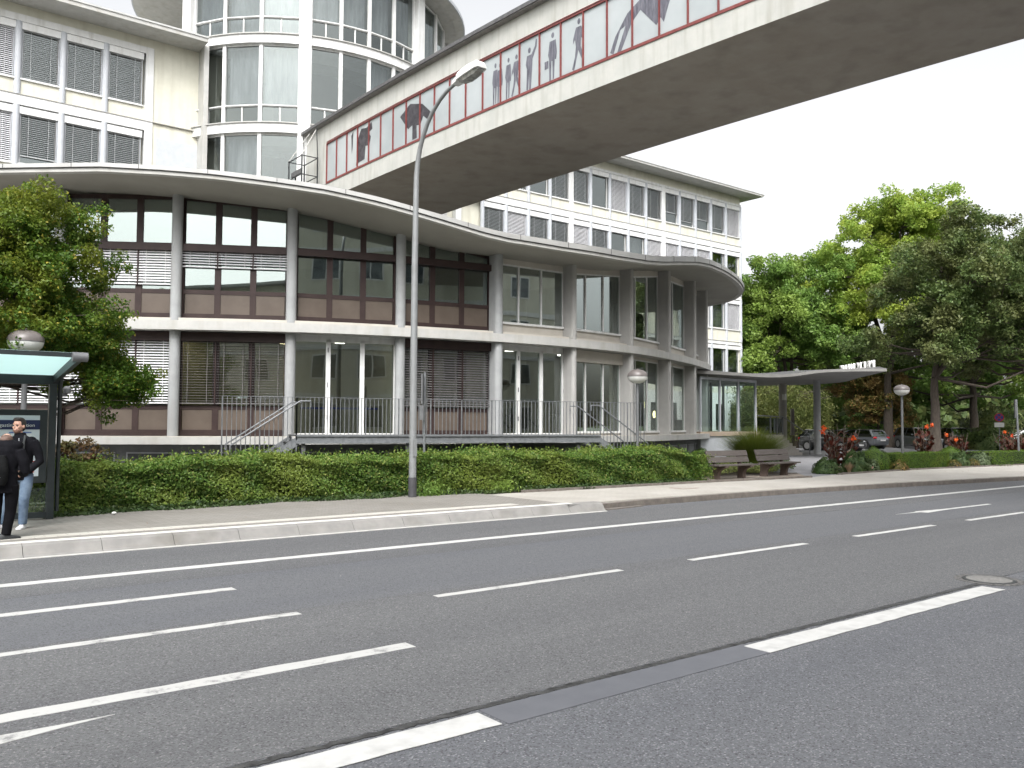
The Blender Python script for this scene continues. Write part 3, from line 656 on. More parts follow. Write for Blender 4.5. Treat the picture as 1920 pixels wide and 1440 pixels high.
def barbox(p, h, z0, z1):
    x, y = p; return ([(x - h, y - h, z0), (x + h, y - h, z0), (x + h, y + h, z0), (x - h, y + h, z0), (x - h, y - h, z1), (x + h, y - h, z1), (x + h, y + h, z1), (x - h, y + h, z1)], [(0, 1, 5, 4), (1, 2, 6, 5), (2, 3, 7, 6), (3, 0, 4, 7)])
rail(0, WL, WZ - .12, WZ - .12).build('railing', steel, wk)
rail(-1.85, 0, .95, .95).build('railing', steel, wk)
rail(WL, WL + 1.55, .35, .35).build('railing', steel, wk)
def stair(u0, sgn, n=7, run=.25):
    m = MB(); zt = WZ
    for k in range(n):
        z = zt - (k + 1) * .165; ua, ub = sorted((u0 + sgn * k * run, u0 + sgn * (k + 1) * run)); m.fbox(A, U, V, ua, ub, .06, 1.3, z - .03, z)
    m.build('treads', steeld, wk); m = MB()
    for v in (0.0, 1.3):
        a = A + U * u0 + V * v; b = A + U * (u0 + sgn * (n + .5) * run) + V * v; m.bar((*a, zt - .1), (*b, zt - .1 - (n + .5) * .165), .04, .2)
    m.build('stringer', steel, wk)
    for v in (-.08, 1.3):
        a0 = A + U * (u0 - sgn * .25) + V * v; a = A + U * (u0 + sgn * .02) + V * v; b = A + U * (u0 + sgn * n * run) + V * v
        m = MB(); m.tube([(*a0, zt + .74), (*a0, zt + .9), (*a, zt + .9), (*b, zt + .9 - n * .165), (*(b), zt + .75 - n * .165)], .021, 8); m.build('handrail', steel, wk, smooth=True)
stair(.1, -1); stair(WL - .1, 1)
# ================================================================ long office building (plane Y = 41)
YF = 41.0
off_ = thing('office_building', 'long cream office block with rows of blind covered windows behind the pavilion', 'building', (25, 41, 0))
w_ = MB()
ROWS = [(16.45, 18.90), (12.80, 15.25), (9.20, 11.50), (5.70, 7.95)]
RX = [36.94 + 1.777 * k for k in range(-9, 11)]      # right wing axes 20.9 .. 54.7
LX = [10.54 - 1.722 * k for k in range(0, 11)][::-1]
# wall with real openings: spandrel strips, end piers
w_.box(-30, YF + .35, 0, 54.7, YF + 13, 19.6)
w_.box(-30, YF, 18.9, 54.7, YF + .35, 19.62)
for (a, b) in ((15.72, 16.45), (11.88, 12.8), (8.25, 9.2), (4.3, 5.7)): w_.box(-30, YF, a, 10.7, YF + .35, b); w_.box(14, YF, a, 54.7, YF + .35, b)
w_.box(54.58, YF + .002, 0.3, 54.72, YF + .35, 18.9); w_.box(10.7, YF, 4.3, 14, YF + .35, 18.9)
w_.build('wall', cream, off_)
gw = MB(); gw.box(11.05, YF - .012, 6, 12.95, YF + .01, 15.05); gw.build('grey_wall_patch', greyrender, off_)
bd = MB()
for (a, b) in ((15.30, 15.72), (11.55, 11.88), (8.00, 8.25), (18.9, 19.06)):
    bd.box(14, YF - .07, a, 54.74, YF + .3, b); bd.box(-30, YF - .07, a, 10.84, YF + .3, b)
bd.box(10.52, YF - .072, 4.6, 10.86, YF + .3, 19.2); bd.box(-30, YF - .071, 19.06, 10.52, YF + .3, 19.2)
bd.box(10.1, YF - .02, 3, 10.2, YF, 4)
bd.build('floor_band', white, off_)
bd = MB(); 
for (a, b) in ((15.70, 15.735), (11.86, 11.895), (8.23, 8.265)): bd.box(-30, YF - .10, a + .02, 54.76, YF + .0, b + .02)
bd.build('band_drip', pm('band_edge', (.35, .34, .32)), off_)
ev = MB(); ev.box(-30, YF - 1.4, 19.62, 12.9, YF + 14, 19.80); ev.box(12.9, YF - .05, 19.62, 26, YF + 14, 19.80)
ev.add([(26, YF - 1.4, 19.62), (55.9, YF - 1.4, 19.62), (55.9, YF + 14, 19.62), (26, YF + 14, 19.62), (26, YF - 1.4, 19.74), (55.9, YF - 1.4, 19.74), (55.9, YF + 14, 19.82), (26, YF + 14, 19.82)], [(3, 2, 1, 0), (4, 5, 6, 7), (0, 1, 5, 4), (1, 2, 6, 5), (2, 3, 7, 6), (3, 0, 4, 7)])
ev.build('roof', offwhite, off_)
ev = MB(); ev.box(-30, YF - 1.44, 19.80, 12.9, YF - 1.2, 19.88); ev.box(26, YF - 1.44, 19.745, 55.94, YF - 1.2, 19.80); ev.build('roof_edge', pm('eave_metal', (.42, .43, .42), (.50, .50, .49), 2, .5), off_)
# piers between windows: round grey half columns, square white piers every fifth
for k, x in enumerate(RX):
    wide = k in (4, 9, 14)
    pr_ = MB()
    if wide: pr_.box(x - .19, YF - .075, 4.6, x + .19, YF + .3, 18.9)
    else:
        for (a, b) in ((15.74, 18.9), (11.9, 15.3), (8.27, 11.55), (4.6, 8.0)): pr_.lathe([(.13, a), (.13, b)], (x, YF + .02, 0), 14)
    if x > 27: pr_.build('pier', white if wide else palegrey, off_, smooth=not wide)
for x in LX:
    pr_ = MB()
    for (a, b) in ((15.74, 18.9), (11.9, 15.3), (8.27, 11.55)): pr_.lathe([(.14, a), (.14, b)], (x, YF + .02, 0), 14)
    if 0 < x < 10: pr_.build('pier', palegrey, off_, smooth=True)
# window prototypes (local coordinates: width along x, outside towards -y, bottom at z=0)
PITCH = 1.777
def wproto(blind, ztop, W=1.50, Hh=2.45, m=None, tilt=.35):
    x0, x1 = -W / 2, W / 2
    f = MB(); fz = .07
    f.box(x0, .12, 0, x1, .2, fz); f.box(x0, .12, Hh - .3, x1, .2, Hh - .3 + fz); f.box(x0, .12, fz, x0 + fz, .2, Hh - .3); f.box(x1 - fz, .12, fz, x1, .2, Hh - .3)
    f.box(x0 - .05, -.08, -.07, x1 + .05, .118, -.0)
    wn = f.build('window', white, None)
    h = MB(); h.box(x0 - .04, -.05, Hh - .32, x1 + .04, .16, Hh - .02); h.build('blind_box', white, wn, local=True)
    g_ = MB(); g_.box(x0 + fz, .15, fz, x1 - fz, .158, Hh - .3); g_.build('pane', g_win, wn, local=True)
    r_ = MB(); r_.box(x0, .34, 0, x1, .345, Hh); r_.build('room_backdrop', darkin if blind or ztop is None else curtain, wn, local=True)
    if blind:
        slats((0, 0), (1, 0), (0, 1), x0 + .03, x1 - .03, .06, ztop, Hh - .32, pitch=.085, dep=.075, tilt=tilt).build('blind', m or blindg, wn, local=True)
        s2 = MB(); s2.box(x0 + .0, .03, 0, x0 + .03, .09, Hh - .32); s2.build('guide_rail', palegrey, wn, local=True); s2 = MB(); s2.box(x1 - .03, .03, 0, x1, .09, Hh - .32); s2.build('guide_rail', palegrey, wn, local=True)
    return wn
protos = {'g': wproto(1, .05), 'w': wproto(1, .05, m=blindm, tilt=.8), 'd': wproto(1, .05, m=blindg, tilt=.15), 'h': wproto(1, .75), 'q': wproto(1, .35, tilt=.2), 'n': wproto(0, 0), 'c': wproto(0, 0)}
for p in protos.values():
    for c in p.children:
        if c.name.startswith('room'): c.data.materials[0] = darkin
for c in protos['c'].children:
    if c.name.startswith('room'): c.data.materials[0] = curtain
used = set()
def putwin(kind, x, z, sx=1.0, sz=1.0):
    p = protos[kind]
    if kind in used: p = dup(p)
    used.add(kind); p.parent = off_; p.location = (x - 25, YF - 41, z); p.scale = (sx, 1, sz); return p
# right wing, rows from top; string per pane starting at axis index 3
pat = ['gwngdngcnggdgg' + 'hqhqw', 'gwdgwgdgwdcnww' + 'dwgnn', 'gdgwgdgwngdwgn' + 'gwdnw', 'gnwdgdwgngdwgn' + 'gdnnn']
top = list('gwddnd' + 'dnwdg' + 'hqhqw'); rows2 = list('dwdwdd' + 'wdncw' + 'wwwnn')
r3 = list('gdwgdg' + 'gdwgn' + 'gwncw'); r4 = list('gdwgdn' + 'gdwgn' + 'gwnnn')
for ri, (z0, z1) in enumerate(ROWS):
    arr = [top, rows2, r3, r4][ri]
    for j in range(16):
        k = 3 + j
        if ri >= 2 and j < 12: continue
        xa, xb = RX[k], RX[k + 1]; 
        if xa < 29: continue
        putwin(arr[j], (xa + xb) / 2, z0, (1.777 - .28) / 1.5, (z1 - z0) / 2.45)
lft = [list('gwwddd'), list('gwwqdq')]
for ri in (0, 1):
    z0, z1 = ROWS[ri]
    for j in range(6):
        xa, xb = LX[4 + j], LX[5 + j]; putwin(lft[ri][j], (xa + xb) / 2, z0, (1.722 - .3) / 1.5, 1.0)
for k_, p_ in protos.items():
    if k_ not in used:
        for c in list(p_.children): bpy.data.objects.remove(c)
        bpy.data.objects.remove(p_)
# ground floor openings seen through the glass porch
for j in range(9, 16):
    xa, xb = RX[3 + j], RX[4 + j] if 4 + j < len(RX) else 54.5
    f = MB(); f.box(xa + .10, YF - .02, .9, xb - .10, YF + .34, 4.3); wn = f.build('window', white, off_); g_ = MB(); g_.box(xa + .42, YF - .04, 1.5, xb - .42, YF - .024, 3.45); g_.build('pane', MATS['glass_window'], wn); g_ = MB(); g_.box(xa + .42, YF - .0235, 1.5, xb - .42, YF - .0205, 3.45); g_.build('room_backdrop', curtain if j % 2 else darkin, wn)
# white wall dark backing behind the window openings is the recessed wall itself
# ================================================================ round glazed tower
TC = (19.9, 44.5); TR = 7.8
tw = thing('glazed_tower', 'round white tower with tall curved glazing and disc shaped roof behind the skybridge', 'building', (TC[0], TC[1], 0))
def tp(ph, r=TR): a = R(ph); return (TC[0] + r * math.sin(a), TC[1] - r * math.cos(a))
def ring(r0, r1, z0, z1, p0=-72, p1=112, n=72):
    rows = []
    for k in range(n + 1):
        ph = p0 + (p1 - p0) * k / n; a, b = tp(ph, r0), tp(ph, r1); rows.append([(*a, z0), (*b, z0), (*b, z1), (*a, z1), (*a, z0)])
    return MB().grid(rows)
core = MB(); core.lathe([(TR - 3.4, 0), (TR - 3.4, 24)], (TC[0], TC[1], 0), 48); core.build('inner_wall', pm('tower_inner', (.15, .145, .135), (.22, .21, .20), .5, .9), tw)
BE = [(10.9, 11.35), (15.45, 15.90), (19.72, 20.15), (24.0, 24.3)]
for a, b in BE[:3]:
    ring(TR - 1.8, TR + .22, a, b).build('floor_beam', white, tw)
    ring(TR - 3.4, TR - .2, a + .1, b - .1).build('ceiling', offwhite, tw)
ring(TR - .1, TR + .30, 15.885, 15.93).build('sill', offwhite, tw); ring(TR - .1, TR + .30, 20.135, 20.18).build('sill', offwhite, tw)
rf = MB(); rf.lathe([(.01, 24.05), (8.5, 24.05), (8.95, 24.12), (8.95, 24.26), (8.5, 24.5), (.01, 24.7)], (TC[0], TC[1], 0), 96); rf.build('roof', offwhite, tw)
rf = MB(); rf.lathe([(8.93, 24.13), (9.02, 24.13), (9.02, 24.30), (8.93, 24.30)], (TC[0], TC[1], 0), 96); rf.build('roof_edge', palegrey, tw)
for ph in (-67, -24, 21.5, 66, 108):
    a = R(ph); c = tp(ph, TR + .10); t_ = (math.cos(a), math.sin(a)); n_ = (math.sin(a), -math.cos(a)); q = MB(); q.fbox(c, t_, n_, -.28, .28, -.4, .26, 0, 24.05); q.build('pilaster', white, tw)
q = MB(); q.box(12.93, 40.2, 3, 13.15, 44, 19.7); q.build('side_pier', offwhite, tw)
def tbay(p0, p1, n, z0, z1, kinds):
    f = MB(); g_ = MB(); zl = z0 + .85
    for k in range(n + 1):
        ph = p0 + (p1 - p0) * k / n; a = R(ph); c = tp(ph, TR); t_ = (math.cos(a), math.sin(a)); n_ = (math.sin(a), -math.cos(a)); f.fbox(c, t_, n_, -.085, .085, -.05, .10, z0, z1)
        if k < n:
            pb = p0 + (p1 - p0) * (k + 1) / n; c2 = np.array(tp(pb, TR)); c1 = np.array(c); U = (c2 - c1); L_ = np.linalg.norm(U); U /= L_; V = (-U[1], U[0])
            for (a0, a1) in ((z0, z0 + .07), (zl - .05, zl + .05), (z1 - .08, z1)): f.fbox(c1, U, V, .08, L_ - .08, -.06, .05, a0, a1)
            f.fbox(c1, U, V, .02, L_ - .02, -.11, -.06, zl - .02, zl + .03)
            f.fbox(c1, U, V, L_ / 2 - .03, L_ / 2 + .03, -.04, .04, z0 + .07, zl - .05)
            g_.fbox(c1, U, V, .08, L_ - .08, 0, .01, z0 + .07, z1 - .08)
            if kinds[k] != 'o':
                cu = MB(); top = z1 - .1; bot = {'c': zl + .05, 'f': z0 + .1, 'h': zl + 1.0}[kinds[k]]; nn = 16; rows = []
                for j in range(nn + 1): u = .12 + (L_ - .24) * j / nn; v = .28 + .02 * math.sin(j * 2.1); rows.append([(c1[0] + U[0] * u + V[0] * v, c1[1] + U[1] * u + V[1] * v, bot), (c1[0] + U[0] * u + V[0] * v, c1[1] + U[1] * u + V[1] * v, top)])
                cu.grid(rows).build('curtain', curtain, tw)
    wn = f.build('window', white, tw); g_.build('pane', g_tower, wn)
for (z0, z1), ks in (((20.18, 24.0), ['fff', 'cccc', 'ccc', 'ccc']), ((15.93, 19.72), ['occ', 'oocc', 'coc', 'ccc']), ((11.35, 15.45), ['oco', 'cooc', 'ooo', 'ooo'])):
    for (a, b, n), kk in zip(((-65.3, -25.6, 3), (-22.3, 19.8, 4), (23.2, 64.3, 3), (67.8, 106.3, 3)), ks): tbay(a, b, n, z0, z1, kk)

# ================================================================ skybridge
def bx(y, o=0.0): return 16.72 + .0021 * max(0, 35 - y) ** 2 * (1 if y > -5 else 1) + o
br = thing('skybridge', 'enclosed white bridge with red framed windows crossing high over the road', 'bridge', (17, 20, 0))
ys = [37.6, 36.2, 34.87] + [34.87 - .955 * k for k in range(1, 50)]
BW = 5.5
def bgrid(ofs_z):  # list of (offset, z)
    return [[(bx(y, o), y, z) for o, z in ofs_z] for y in ys]
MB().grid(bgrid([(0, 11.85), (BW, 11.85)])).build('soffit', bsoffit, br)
h = MB(); h.grid(bgrid([(0, 11.846), (0, 12.56), (.25, 12.56), (.25, 12.0), (BW - .25, 12.0), (BW - .25, 12.56), (BW, 12.56), (BW, 11.846)])); h.build('lower_wall', bcream, br)
h = MB(); h.grid(bgrid([(0, 15.27), (0, 14.42), (.25, 14.42), (.25, 15.0), (BW - .25, 15.0), (BW - .25, 14.42), (BW, 14.42), (BW, 15.27), (0, 15.27)])); h.build('upper_wall', bcream, br)
h = MB(); h.grid(bgrid([(-.22, 15.27), (-.22, 15.40), (BW / 2, 15.55), (BW + .22, 15.40), (BW + .22, 15.27), (-.22, 15.27)])); h.build('roof', pm('bridge_roof', (.16, .155, .15), (.24, .23, .22), 5, .6), br)
h = MB(); h.grid(bgrid([(-.26, 15.30), (-.26, 15.43), (-.1, 15.43), (-.1, 15.30), (-.26, 15.30)])); h.build('roof_trim', darklead, br)
h = MB(); h.box(16.70, 34.87, 12.56, 17.0, 37.8, 14.42); h.box(16.72, 34.9, 12.5, 22.2, 35.0, 14.5); h.build('end_wall', bcream, br)
rr_ = MB(); rr_.grid(bgrid([(-.03, 12.555), (-.03, 12.64), (.08, 12.64), (.08, 12.555), (-.03, 12.555)])[2:]); rr_.grid(bgrid([(-.03, 14.36), (-.03, 14.40), (.08, 14.40), (.08, 14.36), (-.03, 14.36)])[2:]); rr_.grid(bgrid([(-.035, 14.43), (-.035, 14.455), (.0, 14.455), (-.0, 14.43)])[2:]); rr_.build('window_rail', redframe, br)
yy = ys[2:]
for k in range(len(yy) - 1):
    ya, yb = yy[k], yy[k + 1]; pn = MB(); pn.add([(bx(ya, .03), ya, 12.62), (bx(yb, .03), yb, 12.62), (bx(yb, .03), yb, 14.38), (bx(ya, .03), ya, 14.38), (bx(ya, .05), ya, 12.62), (bx(yb, .05), yb, 12.62), (bx(yb, .05), yb, 14.38), (bx(ya, .05), ya, 14.38)], [(0, 1, 2, 3), (7, 6, 5, 4)])
    fr = MB(); fr.box(bx(ya) - .03, ya - .015, 12.6, bx(ya) + .06, ya + .015, 14.4); wn = fr.build('window', redframe, br); pn.build('pane', bpane, wn)
    pn = MB(); pn.box(bx(ya, BW - .05), yb, 12.56, bx(ya, BW - .03), ya, 14.42); pn.build('pane', bpane, wn)
# painted silhouettes on the panes (flat paint films on the glass)
def paintfig(name, polys, y0, m, w=1.0, hgt=1.7, zb=12.66):
    """polys in unit coords: x 0..1 along the bridge towards the road, y 0..1 up"""
    o = MB()
    for j, P in enumerate(polys):
        pts = [(bx(y0 - x * w, .026 - .001 * j), y0 - x * w, zb + z * hgt) for x, z in P]; o.add(pts, [tuple(range(len(pts)))])
    return o.build(name, m, br)
def blob(cx, cy, rx, ry, n=10): return [(cx + rx * math.cos(2 * math.pi * k / n), cy + ry * math.sin(2 * math.pi * k / n)) for k in range(n)]
man1 = [blob(.5, .93, .07, .06), [(.36, .82), (.64, .82), (.70, .55), (.66, .40), (.60, .42), (.56, .02), (.50, .02), (.49, .4), (.44, .4), (.42, .0), (.34, .0), (.33, .45), (.28, .55)]]
walk = [blob(.5, .93, .065, .06), [(.38, .83), (.6, .83), (.70, .66), (.68, .56), (.60, .6), (.58, .44), (.72, .2), (.70, .02), (.62, .02), (.62, .18), (.48, .38), (.40, .2), (.30, .0), (.22, .04), (.34, .26), (.38, .46), (.34, .6), (.26, .52), (.26, .62)]]
wave_ = [blob(.42, .82, .07, .06), [(.30, .72), (.52, .72), (.70, .86), (.74, 1.0), (.80, .98), (.78, .84), (.58, .62), (.56, .4), (.50, .0), (.42, .0), (.42, .36), (.36, .0), (.28, .02), (.30, .45), (.24, .55)]]
case_ = man1 + [[(.12, .28), (.30, .28), (.30, .44), (.12, .44)]]
def py(k): return 34.87 - .955 * k
paintfig('painted_figure', man1, py(12) - .28, bfig1, .75, 1.45); paintfig('painted_figure', man1, py(12) - .52, bfig1, .75, 1.38)
paintfig('painted_figure', man1, py(13) - .0, bfig1, .75, 1.42); paintfig('painted_figure', walk, py(13) - .32, bfig1, .9, 1.4)
paintfig('painted_figure', wave_, py(14) - .05, bfig1, .95, 1.6); paintfig('painted_figure', case_, py(15) - .1, bfig1, .95, 1.55); paintfig('painted_figure', walk, py(16) - .25, bfig1, 1.0, 1.6)
paintfig('painted_figure', [[(.0, .9), (.15, 1.0), (.1, .55), (.05, .4)], [(.35, .05), (.55, .1), (.95, .12), (1.0, .45), (1.25, .42), (1.35, .62), (1.2, .75), (1.45, .8), (1.4, .98), (1.05, .9), (.7, .95), (.5, .75), (.4, .5), (.45, .3)]], py(2) - .35, bfig2, 1.25, 1.65)
paintfig('painted_figure', [[(.1, .75), (.65, .95), (1.3, .8), (1.75, .5), (1.65, .32), (1.35, .5), (1.2, .32), (1.0, .35), (1.02, .04), (.78, .04), (.78, .40), (.55, .35)]], py(6) - .35, bfig2, 1.3, 1.6)
paintfig('painted_figure', [[(.0, .05), (.15, .3), (.5, .62), (.95, .8), (1.4, .95), (1.45, .85), (1.0, .66), (.62, .42), (.32, .0), (.2, .0), (.45, .42), (.3, .38), (.1, .0)], [(.85, .6), (1.3, .2), (1.42, .3), (1.5, .2), (1.62, .45), (1.9, .95), (1.5, 1.0), (1.0, .92)]], py(18) - .1, bfig1, 1.3, 1.68)
# ================================================================ building across the road (its facade is what the panes mirror)
ob = thing('opposite_building', 'cream office building with window bands on the near side of the road', 'building', (10, -12, 0))
q = MB(); q.box(-45, -26, 0, -12, -12.3, 12.6); q.box(-12, -40, 0, 70, -14.3, 21); q.build('wall', cream, ob)
q = MB()
for (xa, xb, y, rows_) in ((-45, -12, -12.3, (1.0, 4.6, 8.2)), (-12, 70, -14.3, (1.0, 4.6, 8.2, 11.8, 15.4))):
    for z in rows_: q.box(xa, y, z + 2.6, xb, y + .08, z + 2.95)
q.build('floor_band', white, ob)
farp = pm('far_panes', (.05, .06, .07), (.16, .18, .19), 1.5, .1)
for (xa, xb, y, rows_) in ((-44, -14, -12.3, (4.6, 8.2)), (-11, 40, -14.3, (1.0, 4.6, 8.2, 11.8, 15.4))):
    for z in rows_:
        x = xa
        while x < xb:
            q = MB(); q.box(x, y, z + .5, x + 1.9, y + .05, z + 2.3); wn = q.build('window', white, ob); g2 = MB(); g2.box(x + .1, y + .01, z + .6, x + .9, y + .06, z + 2.2); g2.build('pane', farp, wn); g2 = MB(); g2.box(x + 1.0, y + .01, z + .6, x + 1.8, y + .06, z + 2.2); g2.build('pane', farp, wn); x += 3.4
q = MB(); q.box(-45.6, -27, 12.6, -12, -11.6, 12.8); q.box(-12.6, -41, 21, 70.6, -13.6, 21.2); q.build('roof', offwhite, ob)
# ================================================================ hanging access cradle
cr = thing('access_cradle', 'black steel maintenance cage hanging from the bridge roof beside the tower', 'maintenance cage', (16.2, 36.2, 12.0))
x0, x1, y0, y1 = 15.75, 16.5, 35.35, 36.75; q = MB()
for x in (x0, x1):
    for y in (y0, y1): q.bar((x, y, 11.9), (x, y, 13.85), .05)
for z in (12.0, 12.45, 12.95, 13.8):
    for a, b in (((x0, y0), (x1, y0)), ((x1, y0), (x1, y1)), ((x1, y1), (x0, y1)), ((x0, y1), (x0, y0))): q.bar((*a, z), (*b, z), .035)
q.box(x0, y0, 11.9, x1, y1, 11.98); q.build('cage', blackm, cr)
q = MB(); q.box(x0 - .02, y0, 13.0, x0 + .03, y1 - .3, 13.22); q.build('toe_board', darklead, cr)
q = MB()
for y in (y0, y1): q.tube([(x0, y, 13.85), (16.55, y + (.3 if y == y0 else -.4), 15.2)], .022, 6); 
q.build('stay', offwhite, cr); q = MB()
for y in (y0, y1): q.tube([(x1, y, 13.85), (16.5, y + .15, 15.25)], .025, 6)
q.build('hanger', blackm, cr)
# ================================================================ entrance pavilion with canopy
en = thing('entrance_porch', 'glass entrance porch with large wing shaped canopy on two round pillars right of the pavilion', 'entrance', (40, 27, 0))
q = MB(); q.prism([(31.0, 25.5), (36.0, 26.0), (37.0, 30), (31, 32)], 0.1, 1.35); q.build('base_wall', greyrender, en)
q = MB(); q.prism([(30.9, 25.42), (36.1, 25.92), (37.1, 30), (31, 32)], 1.35, 1.55); q.build('floor_edge', pm('beige_edge', (.42, .33, .25), (.46, .37, .29), 3), en)
P0, P1, P2 = np.array([31.1, 25.6]), np.array([35.95, 26.1]), np.array([36.9, 29.8])
gl_ = MB(); f = MB()
for a, b, n in ((P0, P1, 3), (P1, P2, 3)):
    U = (b - a); L_ = np.linalg.norm(U); U /= L_; V = (-U[1], U[0])
    gl_.fbox(a, U, V, 0, L_, 0, .01, 1.55, 4.1)
    for k in range(n + 1): f.fbox(a, U, V, L_ * k / n - .045, L_ * k / n + .045, -.05, .05, 1.55, 4.1)
    f.fbox(a, U, V, 0, L_, -.03, .03, 3.98, 4.1)
wn = f.build('window', palegrey, en); gl_.build('pane', g_plain, wn)
q = MB()
for x, y in ((33.6, 27.9), (34.9, 28.3), (36.0, 28.9)): q.box(x, y, 1.55, x + .08, y + .08, 4.1)
q.build('inner_door', blackm, en)
q = MB(); q.box(31.3, 27.2, 1.55, 33.2, 28.0, 2.1); q.build('planter', blackm, en)
# canopy: lens in plan, wavy in section
def canopy_pts():
    near = [(30.6, 25.35), (33, 25.1), (35.5, 25.0), (37.2, 24.8), (38.7, 24.2), (40.0, 23.4), (40.9, 22.75), (41.5, 22.2)]
    far = [(31.6, 31), (33.5, 32), (36.5, 33.5), (40, 35.2), (44.5, 36.0), (49, 35.0), (50.5, 31.0), (49.5, 27.2), ]
    return near, far
near, far = canopy_pts()
NB = 8; rows = []
def lerp(a, b, t): return a + (b - a) * t
zc = [4.22, 4.20, 4.20, 4.30, 4.52, 4.60, 4.62, 4.62]
nearl = near; farl = [(31.2, 31), (34, 32.2), (37.5, 34), (42.5, 36.0), (48, 35.8), (50.8, 33.4), (50.2, 30.0), (46.0, 26.3)]
rowsb, rowst = [], []
for (a, b, z) in zip(nearl, farl, zc):
    rowsb.append([(lerp(a[0], b[0], t), lerp(a[1], b[1], t), z + .28 * math.sin(math.pi * t) * 0 + 0) for t in (0, .25, .5, .75, 1)])
    rowst.append([(x, y, zz + (.14 if j in (0, 4) else .34)) for j, (x, y, zz) in enumerate(rowsb[-1])])
def fine(rows_, n=5):
    A_ = [catmull(np.array([r_[j] for r_ in rows_]), n) for j in range(5)]; return [[tuple(A_[j][i]) for j in range(5)] for i in range(len(A_[0]))]
fb, ft = fine(rowsb), fine(rowst)
q = MB(); q.grid(fb); q.grid([[b[0], t[0]] for b, t in zip(fb, ft)]); q.grid([[b[4], t[4]] for b, t in zip(fb, ft)]); q.grid([[b, t] for b, t in zip(fb[-1], ft[-1])]); q.grid([[b, t] for b, t in zip(fb[0], ft[0])])
q.build('canopy', canopym, en, smooth=False)
q = MB(); q.grid(ft); q.build('canopy_top', darklead, en, smooth=True)
for (x, y, z0, r_, m_) in ((46.72, 29.45, .1, .21, colgrey), (48.4, 33.0, .1, .25, soffitm)):
    q = MB(); q.lathe([(r_, z0), (r_, 4.62)], (x, y, 0), 24); q.build('pillar', m_, en, smooth=True)
q = MB(); q.box(47.9, 32.5, 3.5, 48.1, 32.7, 3.9); q.build('porch_lamp', lampwhite, en)
# ramp wall, landing and railing leading up to the porch
q = MB(); q.prism([(36.0, 26.0), (42, 28.6), (43.5, 30.5), (38, 31), (37, 30)], .1, 1.35); q.build('landing', pm('landing_grey', (.30, .28, .26), (.36, .34, .31), 2, .9), en)
rp = [(36.1, 26.1), (39, 27.35), (42, 28.65)]
q = MB(); q.tube([(x, y, 2.35) for x, y in rp] + [(45.5, 29.2, 1.3), (46.0, 29.25, 1.15)], .03, 8)
for x, y in rp[1:] + [(40.5, 28.0), (42.0, 28.66)]: q.tube([(x, y, 1.3), (x, y, 2.33)], .035, 8)
q.tube([(45.5, 29.2, .12), (45.5, 29.2, 1.28)], .03, 8); q.build('railing', steeld, en, smooth=True)
q = MB(); q.fbox((36.2, 26.15), (.916, .40), (-.40, .916), 0, 6.2, 0, .012, 1.45, 2.25); q.build('railing_glass', glass('smoked_rail', (.35, .38, .40), 1.5, 0, 0, .05), en)
for k in range(6): q = MB(); q.box(42.2 + k * .32, 28.8, .1, 42.2 + (k + 1) * .32, 31.2, 1.2 - k * .18); q.build('step', MATS['landing_grey'], en)
sgn = MB(); sgn.fbox((50.6, 33.6), (.8, .6), (-.6, .8), 0, 1.3, 0, .2, 1.2, 3.0); sgn.build('notice_board', lampgrey, en)
# free-standing letters on top of the canopy, seen from behind
LT = thing('roof_letters', 'row of white letters standing on top of the entrance canopy, seen almost edge on', 'sign', (48.9, 26.6, 4.97))
def text_obj(s_, size, ext=0.0):
    cu = bpy.data.curves.new('txt', 'FONT'); cu.body = s_; cu.size = size; cu.extrude = ext; cu.align_x = 'LEFT'; cu.resolution_u = 2
    to = bpy.data.objects.new('txt', cu); col.objects.link(to); dg = bpy.context.evaluated_depsgraph_get(); me = bpy.data.meshes.new_from_object(to.evaluated_get(dg)); bpy.data.objects.remove(to); return me
def letters(parent, s_, size, org, ux, m, ext, sx=1.0, name='letter', upv=(0, 0, 1)):
    me = text_obj(s_, size, ext); o = bpy.data.objects.new(name, me); col.objects.link(o); me.materials.clear(); me.materials.append(m)
    ux = Vector(ux).normalized(); uz = Vector(upv); nrm = ux.cross(uz); L0 = Vector(ROOT.get(parent.name, (0, 0, 0)))
    for v in me.vertices: v.co = Vector(org) - L0 + ux * (v.co.x * sx) + uz * v.co.y + nrm * v.co.z
    me.update(); o.parent = parent; return o
ld = Vector((3.1, 4.1, 0)).normalized(); lx = 0.0
for ch in 'KREISHAUS':
    p_ = Vector((43.15, 23.75, 4.72)) + ld * lx
    letters(LT, ch, .95, p_, ld, lampwhite, .05, .8); lx += (.30 if ch == 'I' else .56)
q = MB(); q.bar((43.1, 23.7, 4.75), tuple(Vector((43.1, 23.7, 4.75)) + ld * lx), .05); q.build('rail', steeld, LT)
# ================================================================ street lamp
sl_ = thing('street_lamp', 'tall grey street lamp with curved arm and dark foot at the hedge edge', 'street lamp', (10.38, 16.95, .15))
q = MB(); LX_, LY_ = 10.36, 16.9
pts = [(LX_, LY_, .5), (LX_, LY_, 3), (LX_, LY_, 5.5), (LX_ + .02, LY_, 7.6)]
for k in range(1, 9):
    a = R(84) * k / 8; pts.append((LX_ + .03, LY_ - 1.75 * (1 - math.cos(a)) , 7.6 + 1.75 * math.sin(a)))
rad = [.088, .082, .074, .062] + [.060 - .0025 * k for k in range(1, 9)]
q.tube(pts, rad, 16); q.build('pole', pole, sl_, smooth=True)
q = MB(); q.lathe([(.098, .12), (.098, .62)], (LX_, LY_, 0), 18); q.build('foot_band', pm('lamp_foot', (.05, .05, .055), (.07, .07, .075), 5, .6), sl_, smooth=True)
q = MB(); q.box(LX_ - .05, LY_ - .1, 1.1, LX_ + .05, LY_ - .078, 1.5); q.build('service_door', pole, sl_)
